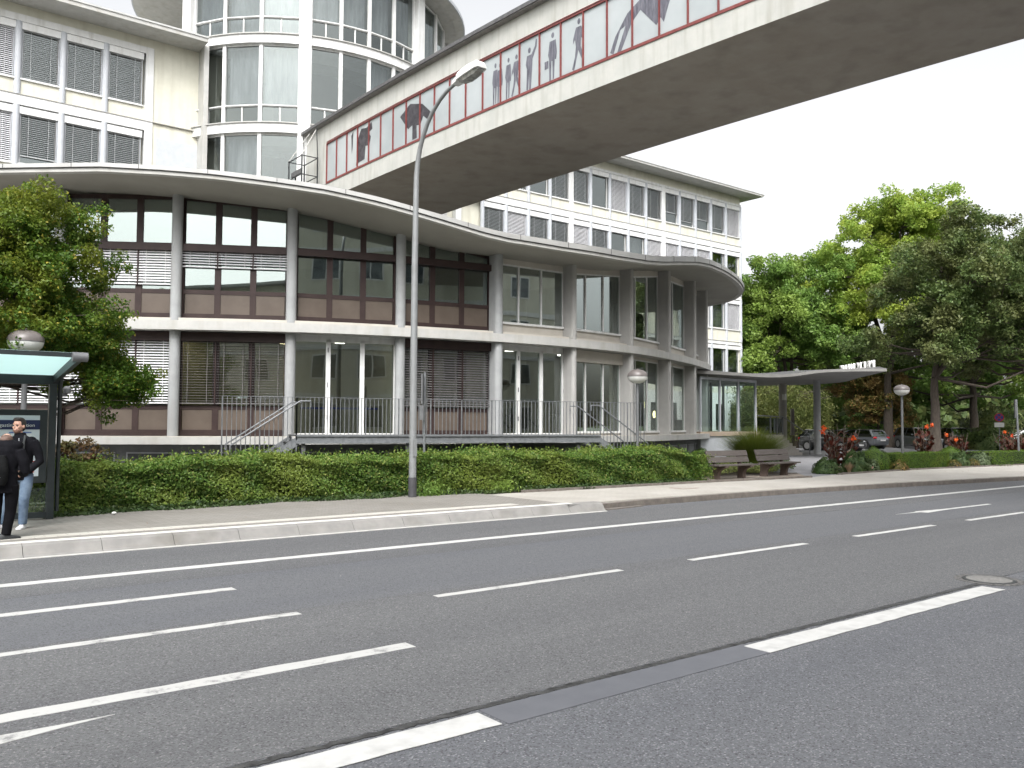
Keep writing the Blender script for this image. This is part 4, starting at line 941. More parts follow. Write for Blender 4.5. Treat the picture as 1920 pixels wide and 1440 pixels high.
e_ = Vector(pts[-1]); hd = Vector((0.03, -1, .10)).normalized()
q = MB(); hr = []
for t, wd, hh, dz in ((-.05, .05, .05, 0), (.0, .09, .09, .0), (.18, .11, .11, .01), (.24, .155, .14, .02), (.55, .165, .16, .03), (.9, .15, .13, .02), (.96, .12, .07, .0)):
    c_ = e_ + hd * t + Vector((0, 0, dz)); hr.append([tuple(c_ + Vector((sx * wd, 0, sz * hh))) for sx, sz in ((-1, -.45), (-1, .25), (-.7, .8), (.7, .8), (1, .25), (1, -.45))])
q.grid(hr, True); q.add(hr[-1], [(0, 1, 2, 3, 4, 5)]); q.add(hr[0], [(5, 4, 3, 2, 1, 0)]); q.build('lamp_head', white, sl_)
q = MB(); hr = []
for t, wd, z_ in ((.26, .12, -.09), (.5, .14, -.13), (.8, .13, -.12), (.92, .1, -.07)):
    c_ = e_ + hd * t; hr.append([tuple(c_ + Vector((sx * wd, 0, dz))) for sx, dz in ((-1, -.02), (-.75, z_), (.75, z_), (1, -.02))])
q.grid(hr); q.add(hr[0], [(0, 1, 2, 3)]); q.add(hr[-1], [(3, 2, 1, 0)]); q.build('lamp_lens', pm('lens_grey', (.14, .14, .135), (.30, .30, .28), 9, .15), sl_)
# ================================================================ low globe lamps
def globe(x, y, zb, label):
    t = thing('globe_lamp', label, 'lamp', (x, y, zb), 0, 'low mushroom lamps in the gardens'); zc = 3.42 - .12
    q = MB(); q.tube([(x, y, zb), (x, y, zc - .18)], [.055, .045], 14); q.build('pole', steeld, t, smooth=True)
    q = MB(); q.lathe([(.306, .02), (.304, .06), (.285, .115), (.24, .165), (.17, .205), (.09, .228), (.02, .235), (.014, .265), (.001, .27)], (x, y, zc), 32); q.build('lamp_cap', lampgrey, t, smooth=True)
    q = MB(); q.lathe([(.05, -.20), (.13, -.185), (.22, -.14), (.28, -.07), (.302, .0), (.302, .018)], (x, y, zc), 32); q.build('lamp_shade', lampwhite, t, smooth=True)
    q = MB(); q.lathe([(.306, .004), (.306, .022)], (x, y, zc), 32); q.build('seam_ring', darklead, t)
globe(2.60, 17.75, .12, 'mushroom lamp above the bus shelter roof, in front of the tree')
globe(18.95, 18.0, .12, 'mushroom lamp standing behind the hedge in front of the grey fins')
globe(33.85, 17.5, .16, 'mushroom lamp rising out of the clipped box hedge by the car park')
# ================================================================ signs
sp = thing('sign_post', 'grey post with narrow sign plates seen edge on, right beside the street lamp', 'sign', (11.55, 18.3, .12))
q = MB(); q.tube([(11.55, 18.3, .1), (11.55, 18.3, 3.15)], .032, 10); q.build('post', steel, sp, smooth=True)
dv = Vector((.60, .80, 0)); nv = Vector((.8, -.6, 0))
q = MB(); c_ = Vector((11.55, 18.3, 0)) + nv * .0
def plate(q, c, w0, w1, z0, z1, th=.03):
    q.fbox((c[0], c[1]), (dv.x, dv.y), (nv.x, nv.y), w0, w1, -th, th, z0, z1)
plate(q, (11.55 - .03, 18.3 + .04), -.30, .12, 2.35, 3.1, .018); q.build('sign_plate', steeld, sp)
q = MB(); plate(q, (11.55 - .03, 18.3 + .04), -.32, .0, 1.95, 2.30, .05); q.build('timetable_box', steeld, sp)
ns = thing('no_stopping_sign', 'small round blue and red traffic sign with white plate below, under the dark trees', 'sign', (64.0, 26.1, .13))
q = MB(); q.tube([(64.0, 26.1, .1), (64.0, 26.1, 2.8)], .03, 8); q.build('post', steel, ns, smooth=True)
fdir = Vector((-64.0, -26.1, 0)).normalized(); sdir = Vector((fdir.y, -fdir.x, 0))
def disc(nm, r0, r1, m, off2, z=2.50):
    q = MB(); c = Vector((64.0, 26.1, z)) + fdir * off2; n = 28; ring_ = []
    for rr in (r0, r1): ring_.append([tuple(c + sdir * (rr * math.cos(2 * math.pi * k / n)) + Vector((0, 0, rr * math.sin(2 * math.pi * k / n)))) for k in range(n)])
    q.grid(ring_, True); q.build(nm, m, ns)
disc('sign_plate', .001, .30, pm('sign_blue', (.02, .05, .25)), .05); disc('red_ring', .24, .30, pm('sign_red', (.40, .02, .04)), .055)
q = MB(); c = Vector((64.0, 26.1, 2.50)) + fdir * .056
for sg in (1, -1): q.bar(tuple(c + sdir * (.2 * sg) + Vector((0, 0, .2))), tuple(c - sdir * (.2 * sg) - Vector((0, 0, .2))), .05, .004, tuple(fdir))
q.build('red_cross', MATS['sign_red'], ns)
q = MB(); c = Vector((64.0, 26.1, 1.98)) + fdir * .05; q.bar(tuple(c - sdir * .3), tuple(c + sdir * .3), .01, .32); q.build('white_plate', lampwhite, ns)
gs = thing('road_sign_post', 'galvanised road sign turned edge on behind the red cannas at the right edge', 'sign', (42.25, 16.5, .15))
q = MB(); q.tube([(42.5, 16.5, .1), (42.3, 16.5, 3.1)], .045, 10); q.build('post', steel, gs, smooth=True)
q = MB(); q.fbox((42.15, 16.5), (.90, .43), (-.43, .90), -.35, .35, -.015, .015, 2.25, 3.08); q.build('sign_plate', steeld, gs)
# ================================================================ benches
woodm = pm('weathered_wood', (.075, .064, .058), (.115, .10, .092), 3, .8, .3, 30, stretch=(1.5, 12, 12), c3=(.08, .065, .06), s3=2)
benchc = pm('bench_concrete', (.095, .07, .06), (.14, .105, .09), 5, .9, .4, 30)
def bench(x, y, rz, label):
    t = thing('park_bench', label, 'bench', (x, y, .125), rz, 'benches between hedge and flower bed')
    q = MB()   # seat in local coords: length along x, front towards -y?  (bench faces the garden: front = +y side hidden) 
    for k, (y0_, y1_) in enumerate(((-.02, .12), (.135, .275), (.29, .42))): q.box(-1.0, y0_, .43, 1.0, y1_, .475)
    q.build('seat', woodm, t, local=True, bevel=.008)
    q = MB()
    for z0_, z1_, yy0 in ((.52, .70, -.05), (.72, .90, -.11)):
        q.add([(-1.0, yy0, z0_), (1.0, yy0, z0_), (1.0, yy0 - .07, z1_), (-1.0, yy0 - .07, z1_), (-1.0, yy0 + .045, z0_ + .01), (1.0, yy0 + .045, z0_ + .01), (1.0, yy0 - .025, z1_ + .01), (-1.0, yy0 - .025, z1_ + .01)], [(0, 1, 2, 3), (7, 6, 5, 4), (0, 4, 5, 1), (3, 2, 6, 7), (0, 3, 7, 4), (1, 5, 6, 2)])
    q.build('backrest', woodm, t, local=True, bevel=.008)
    for xx in (-.62, .62):
        q = MB(); prof = [(-.16, -.02), (.10, -.02), (.09, .12), (.11, .22), (.19, .31), (.34, .37), (.44, .40), (.44, .43), (-.02, .43), (-.10, .55), (-.19, .88), (-.24, .88), (-.15, .50), (-.13, .25)]
        q.add([(xx - .06, a, b) for a, b in prof] + [(xx + .06, a, b) for a, b in prof], [tuple(range(len(prof) - 1, -1, -1)), tuple(range(len(prof), 2 * len(prof)))] + [(i, (i + 1) % len(prof), (i + 1) % len(prof) + len(prof), i + len(prof)) for i in range(len(prof))])
        q.build('leg', benchc, t, local=True)
bench(22.65, 17.45, R(180 - 2), 'weathered wooden bench on concrete legs, the one touching the end of the hedge')
bench(25.3, 17.6, R(180 + 3), 'weathered wooden bench on concrete legs, the one nearer the flower bed')
# ================================================================ bus shelter
bs = thing('bus_shelter', 'dark framed bus shelter with frosted glass roof at the left edge', 'bus shelter', (1.5, 16.6, .17))
q = MB(); q.box(2.82, 16.6, .17, 2.94, 16.72, 2.62); q.build('post', shelterm, bs, bevel=.01)
q = MB(); q.tube([(2.995, 16.68, .3), (2.995, 16.68, 2.45), (2.98, 16.5, 2.66)], .035, 10); q.build('drain_pipe', shelterm, bs, smooth=True)
q = MB(); q.box(-3.2, 16.58, 2.50, 2.95, 16.70, 2.66); q.bar((2.9, 16.6, 2.60), (2.9, 14.75, 2.86), .07, .13); q.bar((-3.1, 14.78, 2.90), (2.95, 14.78, 2.90), .05, .07); q.bar((0, 16.6, 2.60), (0, 14.75, 2.86), .05, .08); q.bar((-3.1, 16.6, 2.60), (-3.1, 14.75, 2.86), .07, .13); q.build('roof_frame', shelterm, bs)
q = MB(); q.tube([(2.80, 14.72, 2.87), (3.02, 14.72, 2.87)], .075, 20); q.build('end_cap', steeld, bs, smooth=True)
rg = bpy.data.materials.new('frosted_roof_glass'); rg.use_nodes = True; b_ = rg.node_tree.nodes['Principled BSDF']; b_.inputs['Base Color'].default_value = (.66, .80, .79, 1); b_.inputs['Roughness'].default_value = .35
tl_ = rg.node_tree.nodes.new('ShaderNodeBsdfTranslucent'); tl_.inputs[0].default_value = (.72, .87, .86, 1); ms_ = rg.node_tree.nodes.new('ShaderNodeMixShader'); ms_.inputs[0].default_value = .72
ou_ = rg.node_tree.nodes['Material Output']; rg.node_tree.links.new(b_.outputs[0], ms_.inputs[1]); rg.node_tree.links.new(tl_.outputs[0], ms_.inputs[2]); rg.node_tree.links.new(ms_.outputs[0], ou_.inputs[0])
q = MB(); q.add([(-3.1, 16.6, 2.655), (2.88, 16.6, 2.655), (2.88, 14.78, 2.93), (-3.1, 14.78, 2.93), (-3.1, 16.6, 2.665), (2.88, 16.6, 2.665), (2.88, 14.78, 2.94), (-3.1, 14.78, 2.94)], [(3, 2, 1, 0), (4, 5, 6, 7), (0, 1, 5, 4), (1, 2, 6, 5), (2, 3, 7, 6), (3, 0, 4, 7)]); q.build('roof_glass', rg, bs)
q = MB(); q.box(2.90, 16.75, 2.30, 3.12, 16.80, 2.36); q.lathe([(.0, 0), (.06, .02), (.07, .1), (.04, .14), (0, .15)], (3.12, 16.77, 2.34), 10); q.build('bracket', steeld, bs)
q = MB(); q.box(-3.2, 16.64, .3, 1.3, 16.655, 2.5); q.box(1.3, 16.64, .25, 2.82, 16.655, .72); q.build('rear_glass', g_plain, bs)
q = MB(); q.box(1.25, 16.60, .70, 1.33, 16.70, 2.5); q.box(-1.2, 16.6, .2, -1.12, 16.7, 2.5); q.box(-3.2, 16.6, .2, 2.82, 16.67, .3); q.build('mullion', shelterm, bs)
q = MB(); q.box(1.25, 16.585, .80, 2.80, 16.64, 2.06); q.build('board_frame', shelterm, bs, bevel=.01)
bd_ = MB(); bd_.box(1.38, 16.575, .92, 2.68, 16.585, 1.96); board = bd_.build('information_board', pm('board_paper', (.55, .62, .66), (.62, .68, .71), 2, .3), bs)
q = MB(); q.box(1.38, 16.568, 1.72, 2.68, 16.575, 1.88); q.build('title_bar', pm('navy', (.012, .02, .07)), board)
lt_ = letters(bs, 'Fahrgastinformation', .084, (1.44, 16.562, 1.765), (1, 0, 0), white, .002, 1.0, 'title_text'); mx_ = max(v.co.x for v in lt_.data.vertices) + 1.5
for v in lt_.data.vertices: v.co.x += 2.60 - mx_
rb = random.Random(3); cols_ = [pm('map_orange', (.45, .16, .06)), pm('map_teal', (.10, .32, .34)), pm('map_blue', (.08, .14, .38)), pm('map_red', (.42, .08, .07)), pm('map_white', (.78, .80, .80))]
for k in range(16):
    z_ = 1.66 - k * .045; x_ = 2.22 + rb.uniform(0, .02); q = MB(); q.box(x_, 16.570, z_, x_ + rb.uniform(.25, .4), 16.5745, z_ + .018 + (.05 if k in (3,) else 0)); q.build('timetable_line', cols_[0] if k == 3 else cols_[rb.choice((1, 2, 2, 3, 4))], board)
for k in range(9):
    z_ = 1.62 - k * .08; q = MB(); q.box(1.42, 16.570, z_, 1.42 + rb.uniform(.5, .74), 16.5745, z_ + .008); q.build('network_line', cols_[k % 4], board)
q = MB(); q.box(2.05, 16.568, 1.12, 2.18, 16.574, 1.56); q.box(2.28, 16.568, .98, 2.40, 16.574, 1.2); q.build('notice_paper', cols_[4], board)
# bits on the pavement
q = MB(); q.ell((3.95, 16.75, .20), (.045, .045, .03), 10, 6); tag(q.build('white_pebble', lampwhite, None, smooth=True), 'small round white stone lying at the hedge foot beside the shelter', 'stone')
lf = pm('dry_leaf', (.20, .10, .05), (.26, .14, .07), 5)
q = MB()
for i in range(40):
    x, y = random.uniform(3, 40), random.uniform(14.4, 16.3); s_ = random.uniform(.02, .05)
    q.add([(x, y, .177), (x + s_, y + s_ * .4, .185), (x + s_ * .9, y + s_ * 1.1, .178), (x, y + s_, .19)], [(0, 1, 2, 3)])
tag(q.build('fallen_leaves', lf, None), 'scattered brown leaves on the pavement', 'leaves', kind='stuff')
# ================================================================ vegetation
hedge_m = leafmat('hedge_leaf', (.045, .105, .016), (.155, .255, .045), (.20, .25, .045), .8, .3, accent=(.30, .32, .09), acc=.90)
ivy_m = leafmat('ivy_leaf', (.02, .045, .012), (.045, .08, .02), (.07, .10, .03), 2, .15)
maple_m = leafmat('left_tree_leaf', (.045, .11, .012), (.12, .21, .025), (.22, .24, .03), .9, .4, accent=(.42, .36, .06), acc=.93)
lime_m = leafmat('bright_leaf', (.17, .28, .04), (.32, .44, .08), (.42, .48, .08), .35, .45)
green_m = leafmat('green_leaf', (.11, .21, .04), (.22, .35, .08), (.27, .36, .07), .35, .42)
dark_m = leafmat('dark_leaf', (.055, .10, .026), (.13, .18, .052), (.17, .18, .065), .5, .3)
autumn_m = leafmat('autumn_leaf', (.10, .12, .03), (.20, .19, .05), (.32, .20, .08), .6, .35, accent=(.42, .24, .10), acc=.85)
willow_m = leafmat('willow_leaf', (.09, .13, .03), (.17, .20, .06), (.24, .25, .08), .5, .35)
box_m = leafmat('box_leaf', (.05, .11, .01), (.11, .19, .02), (.14, .20, .02), 1.5, .25)
canna_m = leafmat('canna_leaf', (.065, .014, .011), (.13, .032, .020), (.05, .045, .018), 2, .3)
flower_m = leafmat('canna_flower', (.75, .10, .02), (.85, .20, .03), (.80, .08, .02), 2, .3)
shrub_m = leafmat('shrub_leaf', (.03, .07, .02), (.08, .13, .04), (.12, .16, .06), 1.5, .2)
sage_m = leafmat('sage_leaf', (.09, .13, .06), (.17, .22, .12), (.12, .17, .07), 1.5, .2)
tuft_m = leafmat('grass_blade', (.10, .15, .02), (.17, .22, .035), (.20, .22, .05), 1.5, .3)
rose_m = leafmat('rose_flower', (.75, .55, .40), (.85, .75, .60), (.8, .4, .35), 2, .3)
orange_m = leafmat('orange_leaf', (.45, .16, .04), (.55, .28, .06), (.35, .25, .05), .8, .4)
bark = pm('bark', (.045, .035, .028), (.085, .07, .055), 6, .95, .6, 15, stretch=(3, 3, .6))
barkl = pm('bark_light', (.10, .08, .065), (.16, .13, .10), 6, .95, .6, 15, stretch=(3, 3, .6))
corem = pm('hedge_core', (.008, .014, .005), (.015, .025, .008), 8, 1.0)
def rnd_unit(r_, n): v = r_.normal(size=(n, 3)); return v / np.linalg.norm(v, axis=1)[:, None]
# the long hedge
hd_ = thing('long_hedge', 'long knee high green hedge along the pavement in front of the pavilion', 'hedge', (11, 17.6, .12))
r_ = np.random.default_rng(5)
def hfront(x): return np.interp(x, [2.6, 5, 7, 10, 12, 14, 17, 20.6], [17.05, 17.35, 17.5, 17.35, 17.15, 17.0, 16.95, 16.95]) + .10 * np.sin(x * 1.9) + .06 * np.sin(x * 4.3 + 1)
def htop(x): return 1.11 + .05 * np.sin(x * 1.1) + .04 * np.sin(x * 3.3 + 2) + .025 * np.sin(x * 8.1) - .25 * np.clip((x - 20.0) / .9, 0, 1)
n = 120000; x = r_.uniform(2.5, 20.9, n); u = r_.uniform(0, 1, n); D = 1.5
face = u < .52
y = np.where(face, hfront(x) + np.abs(r_.normal(0, .13, n)), hfront(x) + r_.uniform(0, D, n))
z = np.where(face, r_.uniform(.18, 1.0, n) * htop(x), htop(x) - np.abs(r_.normal(0, .07, n)))
edge = np.clip((y - hfront(x)) / .25, 0, 1); z = np.minimum(z, htop(x) - .12 * (1 - edge) ** 2 + .0)
bul = .11 * np.sin(x * 2.3 + z * 4) * np.sin(z * 5 + x) ; y = y + np.where(face, bul, 0) + np.where(face, .12 * (1 - z / 1.2), 0)
Nn = np.where(face[:, None], np.array([[0, -1.0, .45]]), np.array([[0, -.15, 1.0]]))
leaves('foliage', np.stack([x, y, z], 1), .050, hedge_m, hd_, Nn, .7, .6, 11)
# shoots sticking out on top
n = 3600; x = r_.uniform(2.6, 20.9, n); y = hfront(x) + r_.uniform(0, D, n); z = htop(x) + np.abs(r_.normal(0, .065, n))
leaves('shoots', np.stack([x, y, z], 1), .055, hedge_m, hd_, None, 1, .6, 12)
n = 6000; a = r_.uniform(0, 1, n); x = 20.7 + r_.normal(0, .22, n) + .25 * r_.uniform(0, 1, n); y = r_.uniform(16.95, 18.4, n); z = r_.uniform(.12, .95, n) ** 1.0; leaves('end_foliage', np.stack([x, y, z], 1), .058, hedge_m, hd_, np.array([[.8, -.4, .4]]), .6, .6, 13)
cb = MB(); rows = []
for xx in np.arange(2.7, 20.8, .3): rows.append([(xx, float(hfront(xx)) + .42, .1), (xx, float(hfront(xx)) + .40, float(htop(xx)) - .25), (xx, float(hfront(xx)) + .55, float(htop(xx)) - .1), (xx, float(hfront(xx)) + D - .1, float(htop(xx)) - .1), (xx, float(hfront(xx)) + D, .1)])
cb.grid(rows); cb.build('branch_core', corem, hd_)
n = 9000; x = r_.uniform(2.8, 20.4, n); y = hfront(x) - .02 + r_.uniform(-.28, .25, n); z = .17 + r_.uniform(0, .11, n) * np.clip((y - hfront(x) + .4) / .5, .2, 1)
tag(leaves('ivy_ground_cover', np.stack([x, y, z], 1), .06, ivy_m, None, np.array([[0, -.2, 1.0]]), .5, .8, 14, kind='stuff'), 'dark green ivy creeping along the foot of the hedge', 'ground cover')
for xx, yy, lb in ((10.95, 17.0, 'bright green weed tuft right beside the lamp foot'), (13.0, 16.95, 'bright green weed tuft at the hedge foot right of the street lamp')):
    n = 500; c = np.stack([xx + r_.normal(0, .22, n), yy + r_.normal(0, .1, n), .17 + np.abs(r_.normal(0, .16, n))], 1); tag(leaves('weed_tuft', c, .08, green_m, None, np.array([[0, 0, .3]]), 1, .35, 15), lb, 'weeds', kind='stuff')

def blobplant(name, label, cat, c, rad, m, n, size, sp=.5, aspect=.6, seed=1, group=None, flat=0, jitter=.06, corecol=True):
    t = thing(name, label, cat, (c[0], c[1], c[2]), 0, group); r_ = np.random.default_rng(seed)
    d = rnd_unit(r_, n); d[:, 2] = np.abs(d[:, 2]) * (1 if not flat else 1); k = 1 - np.abs(r_.normal(0, jitter, n))
    wv = 1 + (.06 if size < .04 else .2) * np.sin(d[:, 0] * 7 + seed) * np.sin(d[:, 1] * 6 + d[:, 2] * 5)
    P = np.array(c) + d * np.array(rad) * (k * wv)[:, None]
    leaves('foliage', P, size, m, t, d * 1.0, sp, aspect, seed)
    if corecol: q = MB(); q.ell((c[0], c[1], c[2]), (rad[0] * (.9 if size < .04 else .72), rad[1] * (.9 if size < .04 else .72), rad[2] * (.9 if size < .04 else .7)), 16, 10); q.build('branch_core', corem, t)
    return t
# clipped balls and grasses beside the benches
blobplant('box_ball', 'larger brownish clipped box ball touching the end of the long hedge', 'shrub', (22.3, 19.35, .12), (.62, .6, .95), leafmat('box_brown', (.06, .07, .015), (.10, .11, .02), (.12, .10, .02), 2, .2), 7000, .035, .4, .6, 21)
blobplant('box_ball', 'round clipped box ball behind the first bench', 'shrub', (23.7, 19.5, .12), (.62, .6, .92), box_m, 7000, .035, .4, .6, 22)
def tuft(name, label, c, h, spread, n, m, seed, w=.012, cat='ornamental grass'):
    t = thing(name, label, cat, c); r_ = np.random.default_rng(seed); V = []; F = []
    for i in range(n):
        a = r_.uniform(0, 2 * math.pi); k = r_.uniform(0, 1) ** .6; L_ = h * r_.uniform(.7, 1.1); sx, sy = math.cos(a), math.sin(a); o = len(V); b0 = .25 * spread * r_.uniform(0, 1)
        for j in range(5):
            tt = j / 4; rr = b0 + spread * k * tt ** 1.5; zz = L_ * (tt - .32 * k * tt * tt); wd = w * (1 - .9 * tt)
            x, y = sx * rr, sy * rr; V += [(x - sy * wd, y + sx * wd, zz), (x + sy * wd, y - sx * wd, zz)]
        for j in range(4): F.append((o + 2 * j, o + 2 * j + 1, o + 2 * j + 3, o + 2 * j + 2))
    q = MB(); q.v = V; q.f = F; q.build('blades', m, t, local=True); return t
tuft('ornamental_grass', 'big arching green grass clump in front of the glass porch', (28.3, 20.6, .12), 1.75, 1.5, 4200, tuft_m, 31, .010)
rr0 = np.random.default_rng(77)
def cover(name, label, pts, m, size, h, n, seed, cat='ground cover'):
    r_ = np.random.default_rng(seed); P = []
    pts = np.array(pts); tri = []
    for i in range(1, len(pts) - 1): tri.append((pts[0], pts[i], pts[i + 1]))
    ar = np.array([abs(np.cross(b - a, c - a)) for a, b, c in tri]); ch = r_.choice(len(tri), n, p=ar / ar.sum()); u = r_.uniform(size=(n, 2)); s = u.sum(1) > 1; u[s] = 1 - u[s]
    T = np.array(tri)[ch]; xy = T[:, 0] + u[:, :1] * (T[:, 1] - T[:, 0]) + u[:, 1:] * (T[:, 2] - T[:, 0])
    hh = h * (.55 + .45 * np.sin(xy[:, 0] * 2.3 + seed) * np.sin(xy[:, 1] * 2.9)); z = .14 + hh * r_.uniform(.3, 1, n)
    return tag(leaves(name, np.column_stack([xy, z]), size, m, None, np.array([[-.3, -.4, .8]]), .8, .55, seed, kind='stuff'), label, cat)
cover('sage_ground_cover', 'low blue green ground cover sloping from the canopy pillar to the path', [(25.5, 19.0), (28.5, 18.9), (31.5, 21.5), (34, 25), (30, 24.5), (27, 22)], sage_m, .09, .42, 9000, 41)
cover('yellow_green_cover', 'light green low shrubs behind the two benches', [(21.5, 18.8), (27.0, 18.4), (28, 20.5), (24.5, 20.8), (22, 20)], willow_m, .08, .40, 8000, 42)
cover('bed_planting', 'mixed low planting along the wall under the pavilion', [(4, 19), (21, 19), (28, 22), (26, 22.6), (20, 20.6), (5, 22.8)], shrub_m, .09, .35, 9000, 43)
# box hedges in the flower bed
def boxhedge(label, x0, x1, y0a, y0b, dpt, z0, h, n, seed):
    t = thing('box_hedge', label, 'hedge', ((x0 + x1) / 2, y0a, z0), 0, 'low clipped hedges in the roadside bed'); r_ = np.random.default_rng(seed)
    x = r_.uniform(x0, x1, n); u = r_.uniform(0, 1, n); yf = y0a + (y0b - y0a) * (x - x0) / (x1 - x0); fc = u < .5; lf_ = u > .93
    y = np.where(fc, yf + np.abs(r_.normal(0, .02, n)), yf + r_.uniform(0, dpt, n)); z = np.where(fc | lf_, z0 + r_.uniform(0, h, n), z0 + h - np.abs(r_.normal(0, .015, n)) + .012 * np.sin(x * 5)); x = np.where(lf_, x0 + np.abs(r_.normal(0, .02, n)), x)
    leaves('foliage', np.stack([x, y, z], 1), .034, box_m, t, np.where(fc[:, None], np.array([[0, -1., .2]]), np.where(lf_[:, None], np.array([[-1., 0, .2]]), np.array([[0, 0, 1.]]))), .35, .6, seed)
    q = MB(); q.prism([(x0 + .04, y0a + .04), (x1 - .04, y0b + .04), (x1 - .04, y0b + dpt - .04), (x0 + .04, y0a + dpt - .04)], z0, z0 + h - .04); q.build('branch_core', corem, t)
boxhedge('clipped box hedge with the mushroom lamp standing in it', 32.3, 36.6, 16.95, 16.9, 1.1, .16, .62, 16000, 51)
boxhedge('long clipped box hedge running out of the picture on the right', 39.4, 50, 16.5, 15.3, 1.2, .15, .60, 18000, 52)
blobplant('box_ball', 'bright green egg shaped box bush left of the clipped hedge', 'shrub', (31.75, 17.6, .16), (.80, .7, .85), box_m, 9000, .035, .4, .6, 23)
blobplant('box_ball', 'bright green box ball between two red canna clumps', 'shrub', (37.6, 17.35, .16), (.72, .7, .82), box_m, 9000, .035, .4, .6, 24)
blobplant('low_shrub', 'dark flowering shrub at the left tip of the flower bed', 'shrub', (28.0, 17.3, .16), (.62, .5, .50), shrub_m, 2600, .075, .7, .5, 25)
t = blobplant('rose_bush', 'dark leaved rose bush with pale blooms under the first canna clump', 'shrub', (29.6, 17.1, .16), (.66, .5, .72), shrub_m, 3200, .09, .7, .5, 26)
rq = np.random.default_rng(8); d = rnd_unit(rq, 120); d[:, 2] = np.abs(d[:, 2]); cc = rq.integers(0, 9, 120); ctr = rnd_unit(rq, 9); ctr[:, 2] = np.abs(ctr[:, 2]); leaves('blossom', np.array((29.6, 17.1, .16)) + ctr[cc] * np.array((.72, .58, .78)) + rq.normal(0, .025, (120, 3)), .06, rose_m, t, None, 1, .9, 3)
blobplant('low_shrub', 'small grey green shrub between rose bush and egg shaped bush', 'shrub', (30.5, 17.0, .16), (.32, .3, .42), sage_m, 900, .07, .7, .5, 27)
blobplant('low_shrub', 'dark shrub in front of the box ball between the cannas', 'shrub', (37.3, 16.75, .16), (.5, .35, .62), shrub_m, 1800, .08, .7, .5, 28)
blobplant('low_shrub', 'grey leaved shrub left of the long clipped hedge', 'shrub', (39.2, 16.75, .16), (.55, .4, .55), sage_m, 1800, .08, .7, .5, 29)
blobplant('low_shrub', 'small red and yellow leaved plant at the left end of the box hedge', 'shrub', (32.2, 16.8, .16), (.42, .3, .35), autumn_m, 900, .07, .8, .5, 30)
blobplant('low_shrub', 'rusty brown low tuft right of the box hedge', 'shrub', (36.6, 16.75, .16), (.35, .3, .30), autumn_m, 900, .05, .8, .3, 33)
blobplant('low_shrub', 'rusty brown low tuft below the second canna clump', 'shrub', (38.2, 16.7, .16), (.35, .3, .30), autumn_m, 900, .05, .8, .3, 34)
tuft('dry_grass', 'small straw coloured grass tuft at the foot of the first canna', (28.9, 16.95, .16), .40, .22, 400, leafmat('straw', (.35, .25, .15), (.45, .33, .22), (.40, .3, .2), 2, .2), 35, .006)
def canna(x, y, z0, h, nst, sp, label, seed, fl=6):
    t = thing('canna_clump', label, 'flowering plant', (x, y, z0), 0, 'red leaved cannas in the roadside bed'); r_ = np.random.default_rng(seed); q = MB(); st = MB(); fq = []
    for i in range(nst):
        a = r_.uniform(0, 2 * math.pi); rr = sp * r_.uniform(0, 1) ** .5; bx_, by_ = x + rr * math.cos(a) * .5, y + rr * math.sin(a) * .4; H_ = h * r_.uniform(.65, 1.0); tx, ty = bx_ + rr * .5 * math.cos(a), by_ + rr * .5 * math.sin(a)
        st.tube([(bx_, by_, z0), ((bx_ + tx) / 2, (by_ + ty) / 2, z0 + H_ * .5), (tx, ty, z0 + H_)], [.016, .012, .008], 5)
        for j in range(5):
            tt = .12 + .16 * j; aa = r_.uniform(0, 2 * math.pi); L_ = .42 * r_.uniform(.8, 1.15) * (1 - .25 * tt); wd = .085; o = len(q.v); cx, cy, cz = bx_ + (tx - bx_) * tt, by_ + (ty - by_) * tt, z0 + H_ * tt
            for s in range(5):
                u = s / 4; out = L_ * (.55 * u); zz = cz + L_ * (.85 * u - .35 * u * u); ww = wd * math.sin(math.pi * min(.98, .12 + .86 * u)) ; px_, py_ = cx + math.cos(aa) * out, cy + math.sin(aa) * out
                q.v += [(px_ - math.sin(aa) * ww, py_ + math.cos(aa) * ww, zz + .02), (px_, py_, zz - .012), (px_ + math.sin(aa) * ww, py_ - math.cos(aa) * ww, zz + .02)]
            for s in range(4): b = o + 3 * s; q.f += [(b, b + 1, b + 4, b + 3), (b + 1, b + 2, b + 5, b + 4)]
        if i < fl: fq.append(np.array([tx, ty, z0 + H_ + .05]) + r_.normal(0, .045, (26, 3)))
    q.build('leaf_mass', canna_m, t, smooth=True); st.build('stem', barkl, t); leaves('blossom', np.concatenate(fq), .07, flower_m, t, None, 1, .8, seed)
canna(29.7, 17.75, .16, 1.75, 26, .75, 'tall dark red canna clump with orange flowers at the left tip of the flower bed', 61, 5)
canna(37.3, 18.3, .16, 1.75, 20, .55, 'red canna clump with orange flowers left of the round box ball', 62, 2)
canna(39.3, 17.8, .16, 1.45, 20, .55, 'red canna clump in front of the second dark car', 63, 2)
canna(44.8, 17.5, .16, 1.65, 30, 1.1, 'red canna clump in front of the white car at the right edge', 64, 4)

